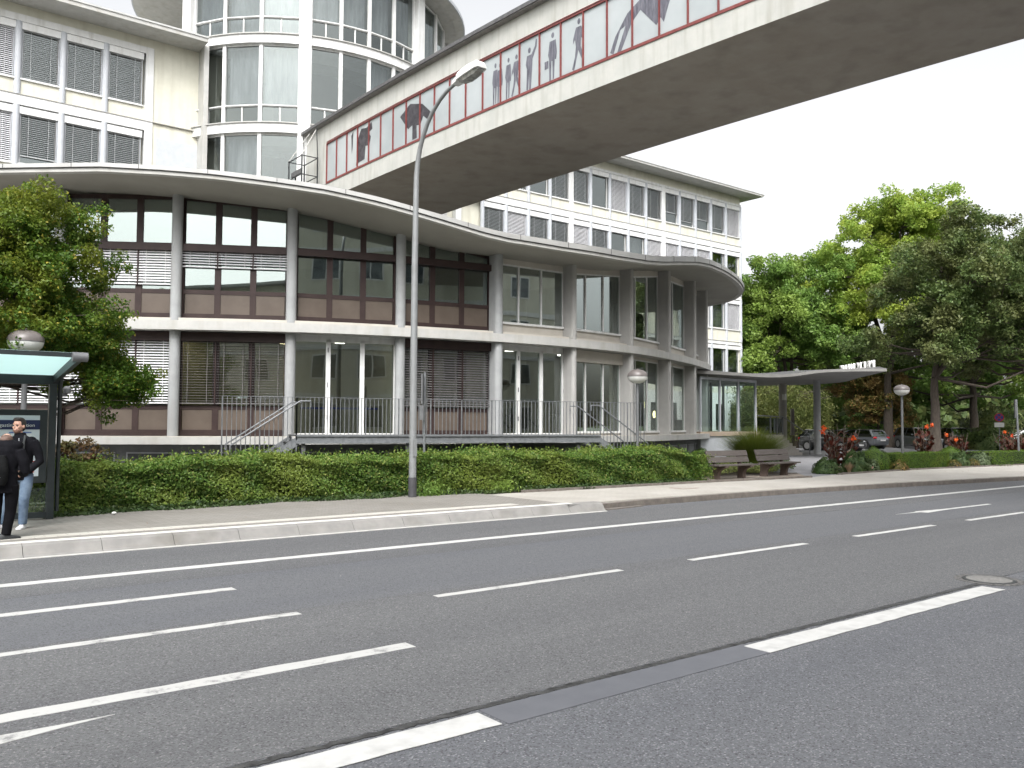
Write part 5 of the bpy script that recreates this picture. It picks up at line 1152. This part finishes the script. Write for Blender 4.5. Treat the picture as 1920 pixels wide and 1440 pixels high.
# ---------------------------------------------------------------- trees
def tree(name, label, base, h_trunk, rtrunk, clumps, m, bm, csize, nleaf, lsize, seed, stems=1, group=None, tilt=(0, 0), aspect=.6, flat=.75, droop=0.0, branch_vis=True, cat='tree', xtra=0):
    """clumps: list of (x, y, z) centres of leaf clumps relative to base; every clump hangs on its own limb"""
    t = thing(name, label, cat, base, 0, group); r_ = np.random.default_rng(seed); B = np.array(base, float); C = np.array(clumps, float) + B
    st = MB(); heads = []
    for s in range(stems):
        a = 2 * math.pi * s / max(1, stems) + .6; lean = .28 if stems > 1 else .04; pts = []; rr = rtrunk if stems == 1 else rtrunk * .75
        for k in range(6):
            tt = k / 5; pts.append(B + np.array([math.cos(a) * lean * h_trunk * tt + .06 * math.sin(k * 2 + seed) * tt, math.sin(a) * lean * h_trunk * tt + .05 * math.cos(k * 3 + seed) * tt, h_trunk * tt - .1 * (k == 0)]))
        st.tube([tuple(p) for p in pts], [rr * (1.35 if k == 0 else 1.0 - .08 * k) for k in range(6)], 12); heads.append(pts)
    top = C[:, 2].max(); ctr = C.mean(0)
    # leaders continue upward
    leaders = []
    for hp in heads:
        for j in range(3 if stems == 1 else 2):
            a = r_.uniform(0, 2 * math.pi); tgt = ctr + np.array([math.cos(a), math.sin(a), 0]) * np.ptp(C[:, 0]) * .18; tgt[2] = B[2] + h_trunk + (top - B[2] - h_trunk) * r_.uniform(.6, .85); p0 = hp[-1]; pts = []
            for k in range(6):
                tt = k / 5; p = p0 + (tgt - p0) * tt + np.array([math.sin(k * 1.7 + j), math.cos(k * 2.1 + j), 0]) * .04 * h_trunk * tt * (1 - tt) * 4; pts.append(p)
            rr = rtrunk * (.55 if stems == 1 else .4); st.tube([tuple(p) for p in pts], [rr * (1 - .15 * k) for k in range(6)], 8); leaders.append((pts, rr))
    P = []; Nn = []
    alls = [(p, rr * (1 - .15 * k)) for pts, rr in leaders for k, p in enumerate(pts)] + [(p, rtrunk * .5) for hp in heads for p in hp[3:]]
    AP = np.array([a[0] for a in alls])
    for ci, c in enumerate(C):
        sc_ = (AP - c); dist = np.linalg.norm(sc_, axis=1) + np.maximum(0, AP[:, 2] - c[2] + .2) * 1.5; j = dist.argmin(); p0 = AP[j]; L_ = np.linalg.norm(c - p0); mid = (p0 + c) / 2 + np.array([0, 0, -.08 * L_ if droop == 0 else .15 * L_]) + r_.normal(0, .05 * L_, 3)
        r0 = min(alls[j][1] * .6, .035 * L_ * rtrunk / .2 + .012); st.tube([tuple(p0), tuple(mid), tuple(c)], [r0, r0 * .65, r0 * .25], 6, False)
        cs = csize * r_.uniform(.7, 1.25); nl = int(nleaf * (cs / csize) ** 2)
        for k in range(4):     # twigs
            d = rnd_unit(r_, 1)[0]; e = c + d * cs * np.array([.9, .9, .6]); st.tube([tuple(mid * .4 + c * .6), tuple(e)], [r0 * .3, r0 * .1], 4, False)
        # sub clusters give ragged outline
        sub = c + rnd_unit(r_, 9) * cs * np.array([1, 1, flat]) * r_.uniform(.35, .95, (9, 1)); w_ = r_.integers(0, 9, nl)
        q = sub[w_] + rnd_unit(r_, nl) * (cs * .42) * (r_.uniform(0, 1, (nl, 1)) ** .45) * np.array([1, 1, flat])
        if droop: q[:, 2] -= droop * r_.uniform(0, 1, nl) ** 1.0
        P.append(q); Nn.append((q - c) / cs * .5 + np.array([0, 0, .45]))
    st.build('trunk', bm, t, smooth=True)
    leaves('crown', np.concatenate(P), lsize, m, t, np.concatenate(Nn), .7, aspect, seed + 100)
    return t
def shell(r_, n, c, rad, inner=.55, low=-1.0, wig=.15):
    out = []
    while len(out) < n:
        d = rnd_unit(r_, 1)[0]
        if d[2] < low: continue
        k = r_.uniform(inner, 1) * (1 + wig * math.sin(d[0] * 5 + n) * math.sin(d[2] * 4)); out.append(np.array(c) + d * np.array(rad) * k)
    return out
def rT(s): return np.random.default_rng(s)
# street tree behind the shelter (multi stemmed)
cl = shell(rT(1), 165, (0.4, 0.1, 4.35), (2.7, 2.4, 2.4), .35, -.85, .08) + shell(rT(2), 14, (2.7, -.3, 2.5), (.85, .8, .6), .3) + shell(rT(12), 14, (2.0, -.2, 3.3), (1.3, 1.0, .8), .3)
tree('street_tree', 'round yellow green tree with several stems behind the bus shelter', (1.75, 19.5, .1), 1.9, .13, cl, maple_m, bark, .50, 1250, .060, 3, stems=4, flat=.8)
bl = tree('small_bush', 'thin reddish bush beside the bus shelter post', (3.4, 18.3, .1), .5, .03, shell(rT(4), 14, (.1, 0, 1.1), (.65, .45, .7), .3), leafmat('reddish_leaf', (.06, .07, .02), (.11, .10, .03), (.18, .08, .05), 2, .3), bark, .22, 130, .07, 5, stems=3, cat='shrub')
# park trees on the right
tree('park_tree', 'broad mid green tree behind the entrance canopy, next to the office block corner', (61.5, 41.5, .1), 4.2, .33, shell(rT(5), 90, (0, 0, 9.4), (7.2, 6.4, 6.6), .4, -.65), green_m, bark, 1.6, 1150, .22, 6, group='trees behind the car park')
tree('park_tree', 'tall bright yellow green tree, the highest of the group', (66.5, 35.5, .1), 6.0, .42, shell(rT(6), 120, (0.3, 0, 12.6), (7.4, 6.4, 7.6), .35, -.8) + shell(rT(66), 34, (1.2, -.8, 18.2), (4.8, 4.2, 2.6), .3, -.5), lime_m, bark, 1.5, 950, .22, 7, group='trees behind the car park')
tree('park_tree', 'dark olive tree with thick grey trunk standing in front of the bright one', (50.3, 24.0, .1), 4.6, .32, shell(rT(7), 120, (2.6, -1.2, 8.2), (6.3, 5.6, 5.8), .35, -.55), dark_m, bark, 1.3, 1100, .17, 8, group='trees behind the car park')
tree('park_tree', 'dark olive tree cut by the right edge of the picture', (63.0, 23.2, .1), 5.5, .36, shell(rT(8), 100, (0, 0, 9.8), (6.4, 6.0, 6.6), .35, -.65), dark_m, bark, 1.4, 1000, .19, 9, group='trees behind the car park')
tree('park_tree', 'green tree standing behind and between the olive trees', (76, 33, .1), 5.5, .4, shell(rT(9), 84, (0, 0, 8.8), (9, 8, 7.0), .35, -.7), green_m, bark, 1.8, 560, .36, 10, group='trees behind the car park')
tree('park_tree', 'farther green tree filling the gap left of the tall bright tree', (78, 50, .1), 4, .4, shell(rT(19), 84, (-2, 0, 7.8), (9.5, 9, 6.8), .35, -.7), green_m, bark, 1.9, 560, .38, 20, group='trees behind the car park')
tree('weeping_tree', 'weeping tree with hanging olive branches seen under the canopy', (58.2, 38.6, .1), 3.6, .22, shell(rT(10), 44, (-1.5, 0, 4.0), (5.0, 3.4, 1.5), .4, -.5), willow_m, bark, .9, 700, .20, 11, aspect=.28, droop=2.6)
tree('autumn_tree', 'yellow brown hazel like tree behind the parked cars', (68.0, 37.2, .1), 2.0, .16, shell(rT(11), 50, (0, 0, 3.9), (3.6, 3.0, 3.4), .35, -.8), autumn_m, bark, 1.0, 520, .20, 12)
tree('orange_tree', 'small orange leaved tree between the office block and the green tree', (63, 47, .1), 2.5, .12, shell(rT(13), 16, (0, 0, 5.2), (2.2, 2, 1.3), .3), orange_m, bark, .8, 300, .24, 13)
# dark shrubbery under the trees
for i, (x, y, rx, rz, lb) in enumerate(((67.7, 28.3, 2.6, 1.9, 'dark shrub mass right of the two dark cars'), (70.5, 26.0, 2.4, 1.7, 'dark shrub left of the white car'), (83, 34, 5.5, 3.4, 'tall dark shrub behind the round traffic sign'), (76, 42, 4.0, 2.2, 'green shrub behind the grey estate car'), (84, 50, 7, 3, 'wide green shrub far behind the car park'), (88, 30, 5, 3, 'dark shrub at the far right behind the white car'), (64.0, 35.8, 1.3, 1.0, 'light green shrub between the estate car and the dark car'))):
    blobplant('garden_shrub', lb, 'shrub', (x, y, .1), (rx, rx * .7, rz), dark_m if i not in (3, 6, 4) else green_m, int(2200 * rx), .20, .8, .6, 80 + i, 'shrubs under the park trees', jitter=.15)
tw_ = np.random.default_rng(99); n = 26000; x = tw_.uniform(60, 150, n); y = 62 + tw_.uniform(-6, 10, n) - (x - 60) * .45; z = tw_.uniform(0, 1, n) ** .8 * (6.0 + 2.4 * np.sin(x * .21) + 1.4 * np.sin(x * .6))
tag(leaves('distant_wood', np.stack([x, y, z], 1), .95, dark_m, None, np.array([[-.5, -.5, .4]]), .8, .7, 98, kind='stuff'), 'far off green wood behind the parked cars', 'wood')
# far pale building glimpsed through the leaves
fb_ = thing('far_building', 'pale building with grid of windows glimpsed between the tree trunks', 'building', (110, 50, 0))
q = MB(); q.prism([(102, 52), (112, 43), (120, 52), (110, 60)], 0, 4.8); q.build('wall', white, fb_)
q = MB(); U = Vector((10, -9)).normalized()
for k in range(7):
    for z in (1.0, 2.7): q = MB(); q.fbox((102, 52), (U.x, U.y), (-U.y, U.x), .8 + k * 1.8, 1.9 + k * 1.8, -.04, .02, z, z + 1.2); q.build('window', palegrey, fb_)
# ================================================================ parked cars
tyre = pm('tyre', (.015, .015, .015), (.025, .025, .025), 10, .85)
rimm = pm('alloy_rim', (.35, .35, .36), (.42, .42, .43), 6, .3, metal=.8)
carblack = pm('car_paint_black', (.008, .009, .011), (.012, .013, .016), 3, .28, coat=1.0)
cargrey = pm('car_paint_grey', (.13, .14, .155), (.15, .16, .175), 3, .28, coat=1.0, metal=.4)
carwhite = pm('car_paint_white', (.70, .70, .70), (.76, .76, .76), 3, .28, coat=.8)
carsilver = pm('car_paint_green', (.08, .20, .16), (.10, .24, .19), 3, .28, coat=.8)
chrome = pm('chrome', (.55, .55, .56), None, 1, .15, metal=1.0)
headl = pm('headlight_lens', (.45, .46, .48), (.60, .60, .62), 12, .08, metal=.5)
taill = pm('tail_light_lens', (.45, .01, .02), (.55, .03, .04), 8, .15)
def car(label, x, y, rz, paintm, suv=False, z=.13):
    t = thing('parked_car', label, 'car', (x, y, z), rz, 'cars in the car park'); W = .91; H = 1.62 if suv else 1.46; k = H / 1.46; belt = .92 * k
    S = [(-2.24, .66, .38, .70 * k), (-2.16, .80, .28, .95 * k), (-1.9, .88, .22, belt + .04), (-1.2, W, .20, belt + .02), (0, W, .20, belt), (.8, W, .20, belt - .02), (1.15, .90, .20, .90 * k), (1.75, .87, .22, .80 * k), (2.08, .80, .24, .70 * k), (2.22, .68, .30, .58 * k), (2.27, .55, .36, .50 * k)]
    q = MB(); rows = []
    for (xx, w, zb, zt) in S:
        cr_ = .05 if xx > 1.0 else .02
        rows.append([(xx, -w * .85, zb), (xx, -w * .98, zb + .07), (xx, -w, (zb + zt) / 2), (xx, -w * .985, zt - .10), (xx, -w * .90, zt), (xx, -w * .4, zt + cr_), (xx, w * .4, zt + cr_), (xx, w * .90, zt), (xx, w * .985, zt - .10), (xx, w, (zb + zt) / 2), (xx, w * .98, zb + .07), (xx, w * .85, zb)])
    q.grid(rows, True); q.f.append(tuple(range(11, -1, -1))); o = (len(rows) - 1) * 12; q.f.append(tuple(o + i for i in range(12)))
    body = q.build('body', paintm, t, smooth=True, local=True); md = body.modifiers.new('sub', 'SUBSURF'); md.levels = md.render_levels = 1
    xb, xt, xf, xw = (-2.05, -1.65, .35, 1.18) if not suv else (-2.08, -1.8, .40, 1.15)
    wb, wt = .84, .64
    q = MB(); zt = H - .05
    L = [(xb, wb, belt), (xt, wt, zt), (xf, wt, zt), (xw, wb, belt - .02)]
    P = lambda i, s: (L[i][0], s * L[i][1], L[i][2])
    q.add([P(0, -1), P(1, -1), P(2, -1), P(3, -1), P(0, 1), P(1, 1), P(2, 1), P(3, 1)], [(0, 3, 2, 1), (4, 5, 6, 7), (0, 1, 5, 4), (2, 3, 7, 6)])
    q.build('windows', g_car, t, local=True)
    q = MB(); q.add([(xb + .1, -wb + .1, belt - .05), (xw - .1, -wb + .1, belt - .05), (xf, -wt + .08, belt + .2), (xt, -wt + .08, belt + .2), (xb + .1, wb - .1, belt - .05), (xw - .1, wb - .1, belt - .05), (xf, wt - .08, belt + .2), (xt, wt - .08, belt + .2)], [(0, 1, 2, 3), (7, 6, 5, 4), (3, 2, 6, 7), (0, 3, 7, 4), (1, 5, 6, 2)]); q.build('seats', darkin, t, local=True)
    q = MB(); rows = []
    for xx, zz, w in ((xt - .12, zt - .08, wt + .03), (xt + .05, zt + .01, wt + .02), (-.6, H + .005, wt + .01), (xf - .1, zt + .01, wt + .02), (xf + .08, zt - .05, wt + .03)): rows.append([(xx, -w, zz - .03), (xx, -w * .96, zz + .01), (xx, 0, zz + .035), (xx, w * .96, zz + .01), (xx, w, zz - .03)])
    q.grid(rows); roof_ = q.build('roof', paintm, t, smooth=True, local=True)
    q = MB()
    for s in (-1, 1):
        q.bar(P(3, s), P(2, s), .07, .05); q.bar(P(0, s), P(1, s), .14, .07); m0 = (-.35, s * wb, belt); m1 = (-.35, s * wt, zt); q.bar(m0, m1, .09, .04)
    q.build('pillar', paintm if not suv else blackm, t, local=True)
    q = MB()
    for s in (-1, 1): q.bar((L[0][0], s * (wb + .01), belt + .01), (L[3][0], s * (wb + .01), belt - .01), .03, .03); q.bar((xt, s * (wt + .03), zt + .03), (xf, s * (wt + .03), zt + .03), .03, .03)
    q.build('trim', chrome, t, local=True)
    for sx in (-1.35, 1.38):
        for s in (-1, 1):
            r0 = .33 if not suv else .365
            def disc_(r, y0_, y1_, n=24):
                m = MB(); rows = [[(sx + r * math.cos(2 * math.pi * k / n), yy, r0 + r * math.sin(2 * math.pi * k / n)) for k in range(n)] for yy in (y0_, y1_)]; m.grid(rows, True); m.f.append(tuple(range(n))); m.f.append(tuple(n + i for i in range(n))); return m
            disc_(r0 + .06, s * .60, s * (W + .004)).build('wheel_arch', blackm, t, local=True)
            wh = disc_(r0, s * .66, s * (W + .015)).build('wheel', tyre, t, local=True); disc_(r0 * .68, s * .8, s * (W + .02)).build('rim', rimm, wh, local=True)
    for s in (-1, 1):
        q = MB(); q.ell((2.0, s * .64, .66 * k), (.20, .17, .085), 12, 8); q.build('headlight', headl, t, smooth=True, local=True)
        q = MB(); q.ell((-2.12, s * .66, .84 * k), (.10, .20, .09), 12, 8); q.build('tail_light', taill, t, smooth=True, local=True)
        q = MB(); q.ell((.92, s * .98, belt + .06), (.07, .11, .07), 10, 8); q.build('mirror', paintm, t, smooth=True, local=True)
    q = MB(); q.box(2.20, -.42, .48 * k, 2.29, .42, .60 * k); q.build('grille', blackm, t, local=True, bevel=.02)
    q = MB()
    for zz in (.51, .57): q.box(2.28, -.38, zz * k - .012, 2.30, .38, zz * k + .012)
    q.box(2.24, -.6, .30, 2.27, .6, .325); q.build('grille_bar', chrome, t, local=True)
    q = MB(); q.box(2.29, -.26, .38, 2.305, .26, .49); q.build('number_plate', carwhite, t, local=True); q = MB(); q.box(-2.28, -.26, .60 * k, -2.25, .26, .71 * k); q.build('number_plate', carwhite, t, local=True)
    return t
car('black car seen from the side behind the pale canopy pillar', 53.8, 32.8, R(-95), carblack)
car('grey estate car with red tail light turned towards the road', 61.8, 35.4, R(78), cargrey)
car('dark off-road car facing the road with chrome grille, just right of the mushroom lamp', 65.3, 32.5, R(236), pm('car_paint_charcoal', (.06, .063, .07), (.075, .08, .088), 3, .28, coat=1.0), True)
car('dark car half hidden behind the red cannas, right of the off-road car', 69.4, 31.4, R(228), carblack, True)
car('white car at the right edge behind the red cannas', 78.6, 29.9, R(120), carwhite)
car('white car with blue roof sign far behind the grey estate', 78.8, 46.2, R(150), carwhite)
car('green car parked deep under the shrubs left of the off-road car', 72.9, 38.2, R(60), carsilver)

# ================================================================ people
skin = pm('skin', (.50, .28, .21), (.56, .33, .25), 12, .5)
hairm = pm('dark_hair', (.018, .013, .011), (.035, .026, .022), 40, .7, .5, 80)
hairb = pm('brown_cropped_hair', (.10, .06, .045), (.16, .10, .08), 30, .7, .4, 90)
jack = pm('black_jacket', (.005, .005, .007), (.010, .010, .013), 6, .9, .5, 12, spec=.12)
jeans = pm('blue_jeans', (.07, .11, .18), (.14, .20, .28), 4, .85, .6, 14, c3=(.20, .26, .34), s3=4)
blackt = pm('black_trousers', (.004, .004, .005), (.007, .007, .009), 6, .95, .5, 12, spec=.1)
shoew = pm('white_shoe', (.62, .63, .64), (.72, .72, .73), 10, .6)
def vox(o, v, sm=4):
    m = o.modifiers.new('remesh', 'REMESH'); m.mode = 'VOXEL'; m.voxel_size = v; m.use_smooth_shade = True
    s = o.modifiers.new('smooth', 'SMOOTH'); s.iterations = sm; s.factor = .5; return o
def rings(q, pts):
    """pts: (x, y, z, rx, ry) elliptical rings in the xy plane"""
    n = 16; rows = [[(x + rx * math.cos(2 * math.pi * k / n), y + ry * math.sin(2 * math.pi * k / n), z) for k in range(n)] for x, y, z, rx, ry in pts]
    q.grid(rows, True); o = len(q.v) - n; q.f.append(tuple(range(len(q.v) - n * len(rows) + n - 1, len(q.v) - n * len(rows) - 1, -1))); q.f.append(tuple(o + i for i in range(n)))
def person(label, x, y, z, rz, legs, arms, head, coat, trousers, shoe, hair, hs=1.0, bald=False, beard=True, pack=False, coatlen=.84, lean=0.0):
    """local axes: x to the person's left as seen by a viewer in front (image right), -y = facing direction"""
    t = thing('person', label, 'person', (x, y, z), rz)
    hx, hy, hz = head
    def figure(q, g, parts):
        if 'torso' in parts: rings(q, [(0, 0, .80, .13 + g, .095 + g), (0, 0, .90, .165 + g, .115 + g), (0, 0, 1.02, .15 + g, .105 + g), (0, lean * .3, 1.15, .165 + g, .115 + g), (0, lean * .6, 1.30, .195 + g, .125 + g), (0, lean * .8, 1.39, .185 + g, .115 + g), (hx * .5, lean, 1.45, .09 + g, .08 + g)])
        if 'neck' in parts: q.tube([(hx * .5, lean, 1.40), (hx, hy, hz - .08)], [.062 + g, .055 + g], 12)
        if 'legs' in parts:
            for L in legs: q.tube(L, [.088 + g, .075 + g, .056 + g * 1.4, .05 + g * 1.2, .042 + g * 1.6], 12)
        if 'arms' in parts:
            for L in arms: q.tube(L, [.058 + g, .050 + g, .043 + g, .036 + g, .030 + g][:len(L)], 10)
    q = MB(); figure(q, 0, ('torso', 'neck', 'legs', 'arms'))
    # head with jaw, nose, brow, ears, lips
    q.ell((hx, hy + .012, hz + .035), (.077, .096, .098), 20, 14); q.ell((hx, hy - .022, hz - .035), (.060, .072, .075), 16, 12); q.ell((hx, hy - .062, hz - .078), (.030, .026, .024), 10, 8)
    q.tube([(hx, hy - .086, hz + .03), (hx, hy - .108, hz - .012), (hx, hy - .085, hz - .022)], [.008, .011, .007], 8); q.ell((hx, hy - .082, hz + .042), (.052, .016, .011), 12, 8); q.ell((hx, hy - .092, hz - .048), (.024, .010, .010), 10, 8)
    for s in (-1, 1): q.ell((hx + s * .078, hy + .01, hz + .0), (.012, .022, .032), 8, 8); q.ell((hx + s * .045, hy - .06, hz - .01), (.02, .022, .02), 8, 8)
    for L in arms:
        e = Vector(L[-1]); d = (e - Vector(L[-2])).normalized(); sd_ = d.cross(Vector((0, 1, 0))).normalized(); pl = e + d * .085
        q.bar(tuple(e - d * .01), tuple(pl), .078, .030, (0, 1, 0))
        for k, (off3, ln) in enumerate(((-.030, .066), (-.010, .078), (.010, .072), (.030, .056))):
            b0 = pl + sd_ * off3 - d * .01; b1 = b0 + d * ln * .5 + Vector((0, .012, 0)); b2 = b1 + d * ln * .35 + Vector((0, .026, 0)); q.tube([tuple(b0), tuple(b1), tuple(b2)], [.0095, .0085, .007], 7)
        b0 = e + d * .03 - sd_ * .036; q.tube([tuple(b0), tuple(b0 + d * .03 - sd_ * .024), tuple(b0 + d * .062 - sd_ * .026)], [.012, .010, .008], 7)
    body = vox(q.build('body', skin, t, local=True), .007, 3)
    q = MB()
    for s in (-1, 1): q.ell((hx + s * .031, hy - .083, hz + .020), (.014, .009, .009), 8, 6)
    q.build('eyes', pm('eye_dark_%d' % int(hz * 1000), (.03, .025, .02)), t, smooth=True, local=True)
    # coat and trousers
    q = MB(); figure(q, .022, ('torso',)); rings(q, [(0, 0, coatlen - .08, .175, .14), (0, 0, coatlen, .18, .142), (0, 0, 1.0, .178, .135)])
    for L in arms: LL = [Vector(p) for p in L]; LL[-1] = LL[-1] - (LL[-1] - LL[-2]).normalized() * .01; q.tube([tuple(p) for p in LL], [.082, .072, .066, .058, .052][:len(L)], 12)
    rings(q, [(hx * .6, lean + .0, 1.40, .105, .095), (hx * .7, lean + .0, 1.475, .085, .088), (hx * .85, lean * .5, min(1.515, hz - .09), .078, .082)])
    for s in (-1, 1): q.ell((s * .165, lean * .8, 1.375), (.075, .085, .075), 12, 8)
    vox(q.build('jacket', coat, t, local=True), .012, 5)
    q = MB(); rings(q, [(0, 0, .74, .14, .115), (0, 0, .84, .165, .125), (0, 0, .93, .165, .12)]); figure(q, .014, ('legs',)); vox(q.build('trousers', trousers, t, local=True), .012, 4)
    for L in legs:
        a = Vector(L[-1]); dd = Vector((L[5][0], L[5][1], 0)) if len(L) > 5 else Vector((0, -1, 0)); q = MB()
    return t, body
def shoe_(t, ax, ay, dirv, m, sole):
    d = Vector((dirv[0], dirv[1], 0)).normalized(); s = Vector((-d.y, d.x, 0)); q = MB(); rows = []
    for u, w, h in ((-.085, .025, .06), (-.07, .037, .085), (0, .04, .085), (.06, .043, .062), (.12, .046, .048), (.17, .038, .036), (.195, .018, .02)):
        c = Vector((ax, ay, 0)) + d * u; rows.append([tuple(c - s * w), tuple(c - s * w + Vector((0, 0, h * .6))), tuple(c - s * w * .5 + Vector((0, 0, h))), tuple(c + s * w * .5 + Vector((0, 0, h))), tuple(c + s * w + Vector((0, 0, h * .6))), tuple(c + s * w)])
    q.grid(rows, True); q.f.append((0, 1, 2, 3, 4, 5)); o = 36; q.f.append((o + 5, o + 4, o + 3, o + 2, o + 1, o)); sh = q.build('shoe', m, t, smooth=True, local=True)
    q = MB(); q.prism([tuple((Vector((ax, ay, 0)) + d * u + s * w).xy) for u, w in ((-.09, .03), (-.09, -.03), (0, -.043), (.12, -.05), (.18, -.04), (.2, 0), (.18, .04), (.12, .05), (0, .043))], .001, .022); q.build('sole', sole, sh, local=True)
# the man facing us: body axis x along image right
rzA = math.atan2(-.617, .787)
legsA = [[(.10, 0, .86), (.105, -.01, .66), (.09, -.03, .46), (.06, .0, .24), (.04, .02, .07)], [(-.10, 0, .86), (-.16, -.01, .66), (-.23, -.03, .46), (-.29, .0, .24), (-.33, .02, .07)]]
armsA = [[(.19, .0, 1.37), (.255, .03, 1.22), (.285, .05, 1.06), (.20, -.06, .93), (.115, -.13, .88)], [(-.19, .0, 1.37), (-.25, -.02, 1.22), (-.28, -.05, 1.08), (-.22, -.15, 1.0), (-.14, -.2, .98)]]
tA, bA = person('bearded man in black jacket, blue jeans and white shoes before the information board', 2.25, 15.42, .172, rzA + R(-8), legsA, armsA, (-.045, -.02, 1.60), jack, jeans, shoew, hairm)
shoe_(tA, .04, .02, (.35, -1), shoew, shoew); shoe_(tA, -.33, .02, (-.2, -1), shoew, shoew)
hx, hy, hz = -.045, -.02, 1.60
q = MB(); q.ell((hx, hy + .022, hz + .052), (.086, .100, .098), 20, 14); q.ell((hx, hy - .03, hz + .115), (.07, .06, .035), 14, 8); q.ell((hx, hy + .06, hz - .0), (.07, .055, .08), 14, 10); hq = vox(q.build('hair', hairm, tA, local=True), .01, 2)
# hair keeps to the skull: cut the face side away
for v in hq.data.vertices:
    if v.co.y < hy - .045 and v.co.z < hz + .085: v.co.y = hy - .03
q = MB(); q.ell((hx, hy - .030, hz - .055), (.060, .068, .060), 16, 12); bq = q.build('beard', pm('beard', (.16, .085, .06), (.22, .12, .09), 60, .8), tA, smooth=True, local=True)
for v in bq.data.vertices:
    if v.co.z > hz - .035: v.co.z = hz - .035 + (v.co.z - hz + .035) * .2; v.co.y += .012
q = MB(); q.tube([(.05, -.135, 1.42), (.075, -.155, 1.3), (.07, -.155, 1.18)], .006, 6); q.tube([(-.06, -.14, 1.38), (-.04, -.155, 1.25)], .006, 6); q.build('jacket_cord', palegrey, tA, local=True)
q = MB()
for s in (1,): q.tube([(s * .13, -.10, 1.46), (s * .15, -.15, 1.35), (s * .145, -.15, 1.15)], .018, 8)
q.build('rucksack_strap', blackm, tA, smooth=True, local=True)
# person seen from behind
rzB = math.atan2(.617, -.787)
legsB = [[(.10, 0, .80), (.11, -.02, .62), (.11, -.03, .42), (.10, .0, .22), (.10, .03, .06)], [(-.10, 0, .80), (-.10, -.02, .62), (-.09, -.03, .42), (-.07, .0, .22), (-.06, .03, .06)]]
legsB = [[(x, y, z) for x, y, z in L] for L in legsB]
armsB = [[(.19, .0, 1.30), (.27, .0, 1.15), (.30, .0, 1.00), (.26, -.10, .88), (.20, -.18, .82)], [(-.19, .0, 1.30), (-.26, .0, 1.15), (-.27, -.03, 1.00), (-.20, -.16, .95), (-.12, -.25, .95)]]
tB, bB = person('shorter person seen from behind in black hooded jacket, black trousers and a black rucksack', 1.86, 14.18, .172, rzB + R(6), legsB, armsB, (-.0, -.05, 1.42), jack, blackt, blackm, hairb, lean=-.02, coatlen=.76)
tB.scale = (1.0, 1.0, .97)
shoe_(tB, .10, .03, (-.8, -.6), blackm, blackm); shoe_(tB, -.06, .03, (-.75, -.65), blackm, blackm)
q = MB(); q.ell((0, -.028, 1.455), (.083, .098, .092), 20, 14); q.ell((0, .02, 1.40), (.072, .05, .07), 12, 10); vox(q.build('hair', hairb, tB, local=True), .01, 2)
q = MB(); rings(q, [(0, .01, 1.29, .13, .13), (0, .01, 1.35, .125, .125), (0, -.0, 1.38, .10, .11)]); vox(q.build('hood', jack, tB, local=True), .012, 3)
q = MB(); rings(q, [(0, .20, .80, .10, .06), (0, .21, .86, .135, .09), (0, .21, 1.02, .145, .10), (0, .20, 1.16, .13, .085), (0, .18, 1.24, .09, .06)]); rk = q.build('rucksack', pm('rucksack_black', (.005, .0055, .006), (.010, .0105, .011), 8, .9, .6, 25, spec=.15), tB, smooth=True, local=True)
q = MB(); q.tube([(-.08, .30, .92), (.0, .315, 1.0), (.07, .305, .93), (-.02, .315, .86), (.08, .30, 1.08), (-.06, .305, 1.1)], .0045, 6); q.tube([(.09, .27, 1.2), (.1, .29, 1.1), (.07, .3, 1.0)], .006, 6); q.build('cord', palegrey, tB, local=True)
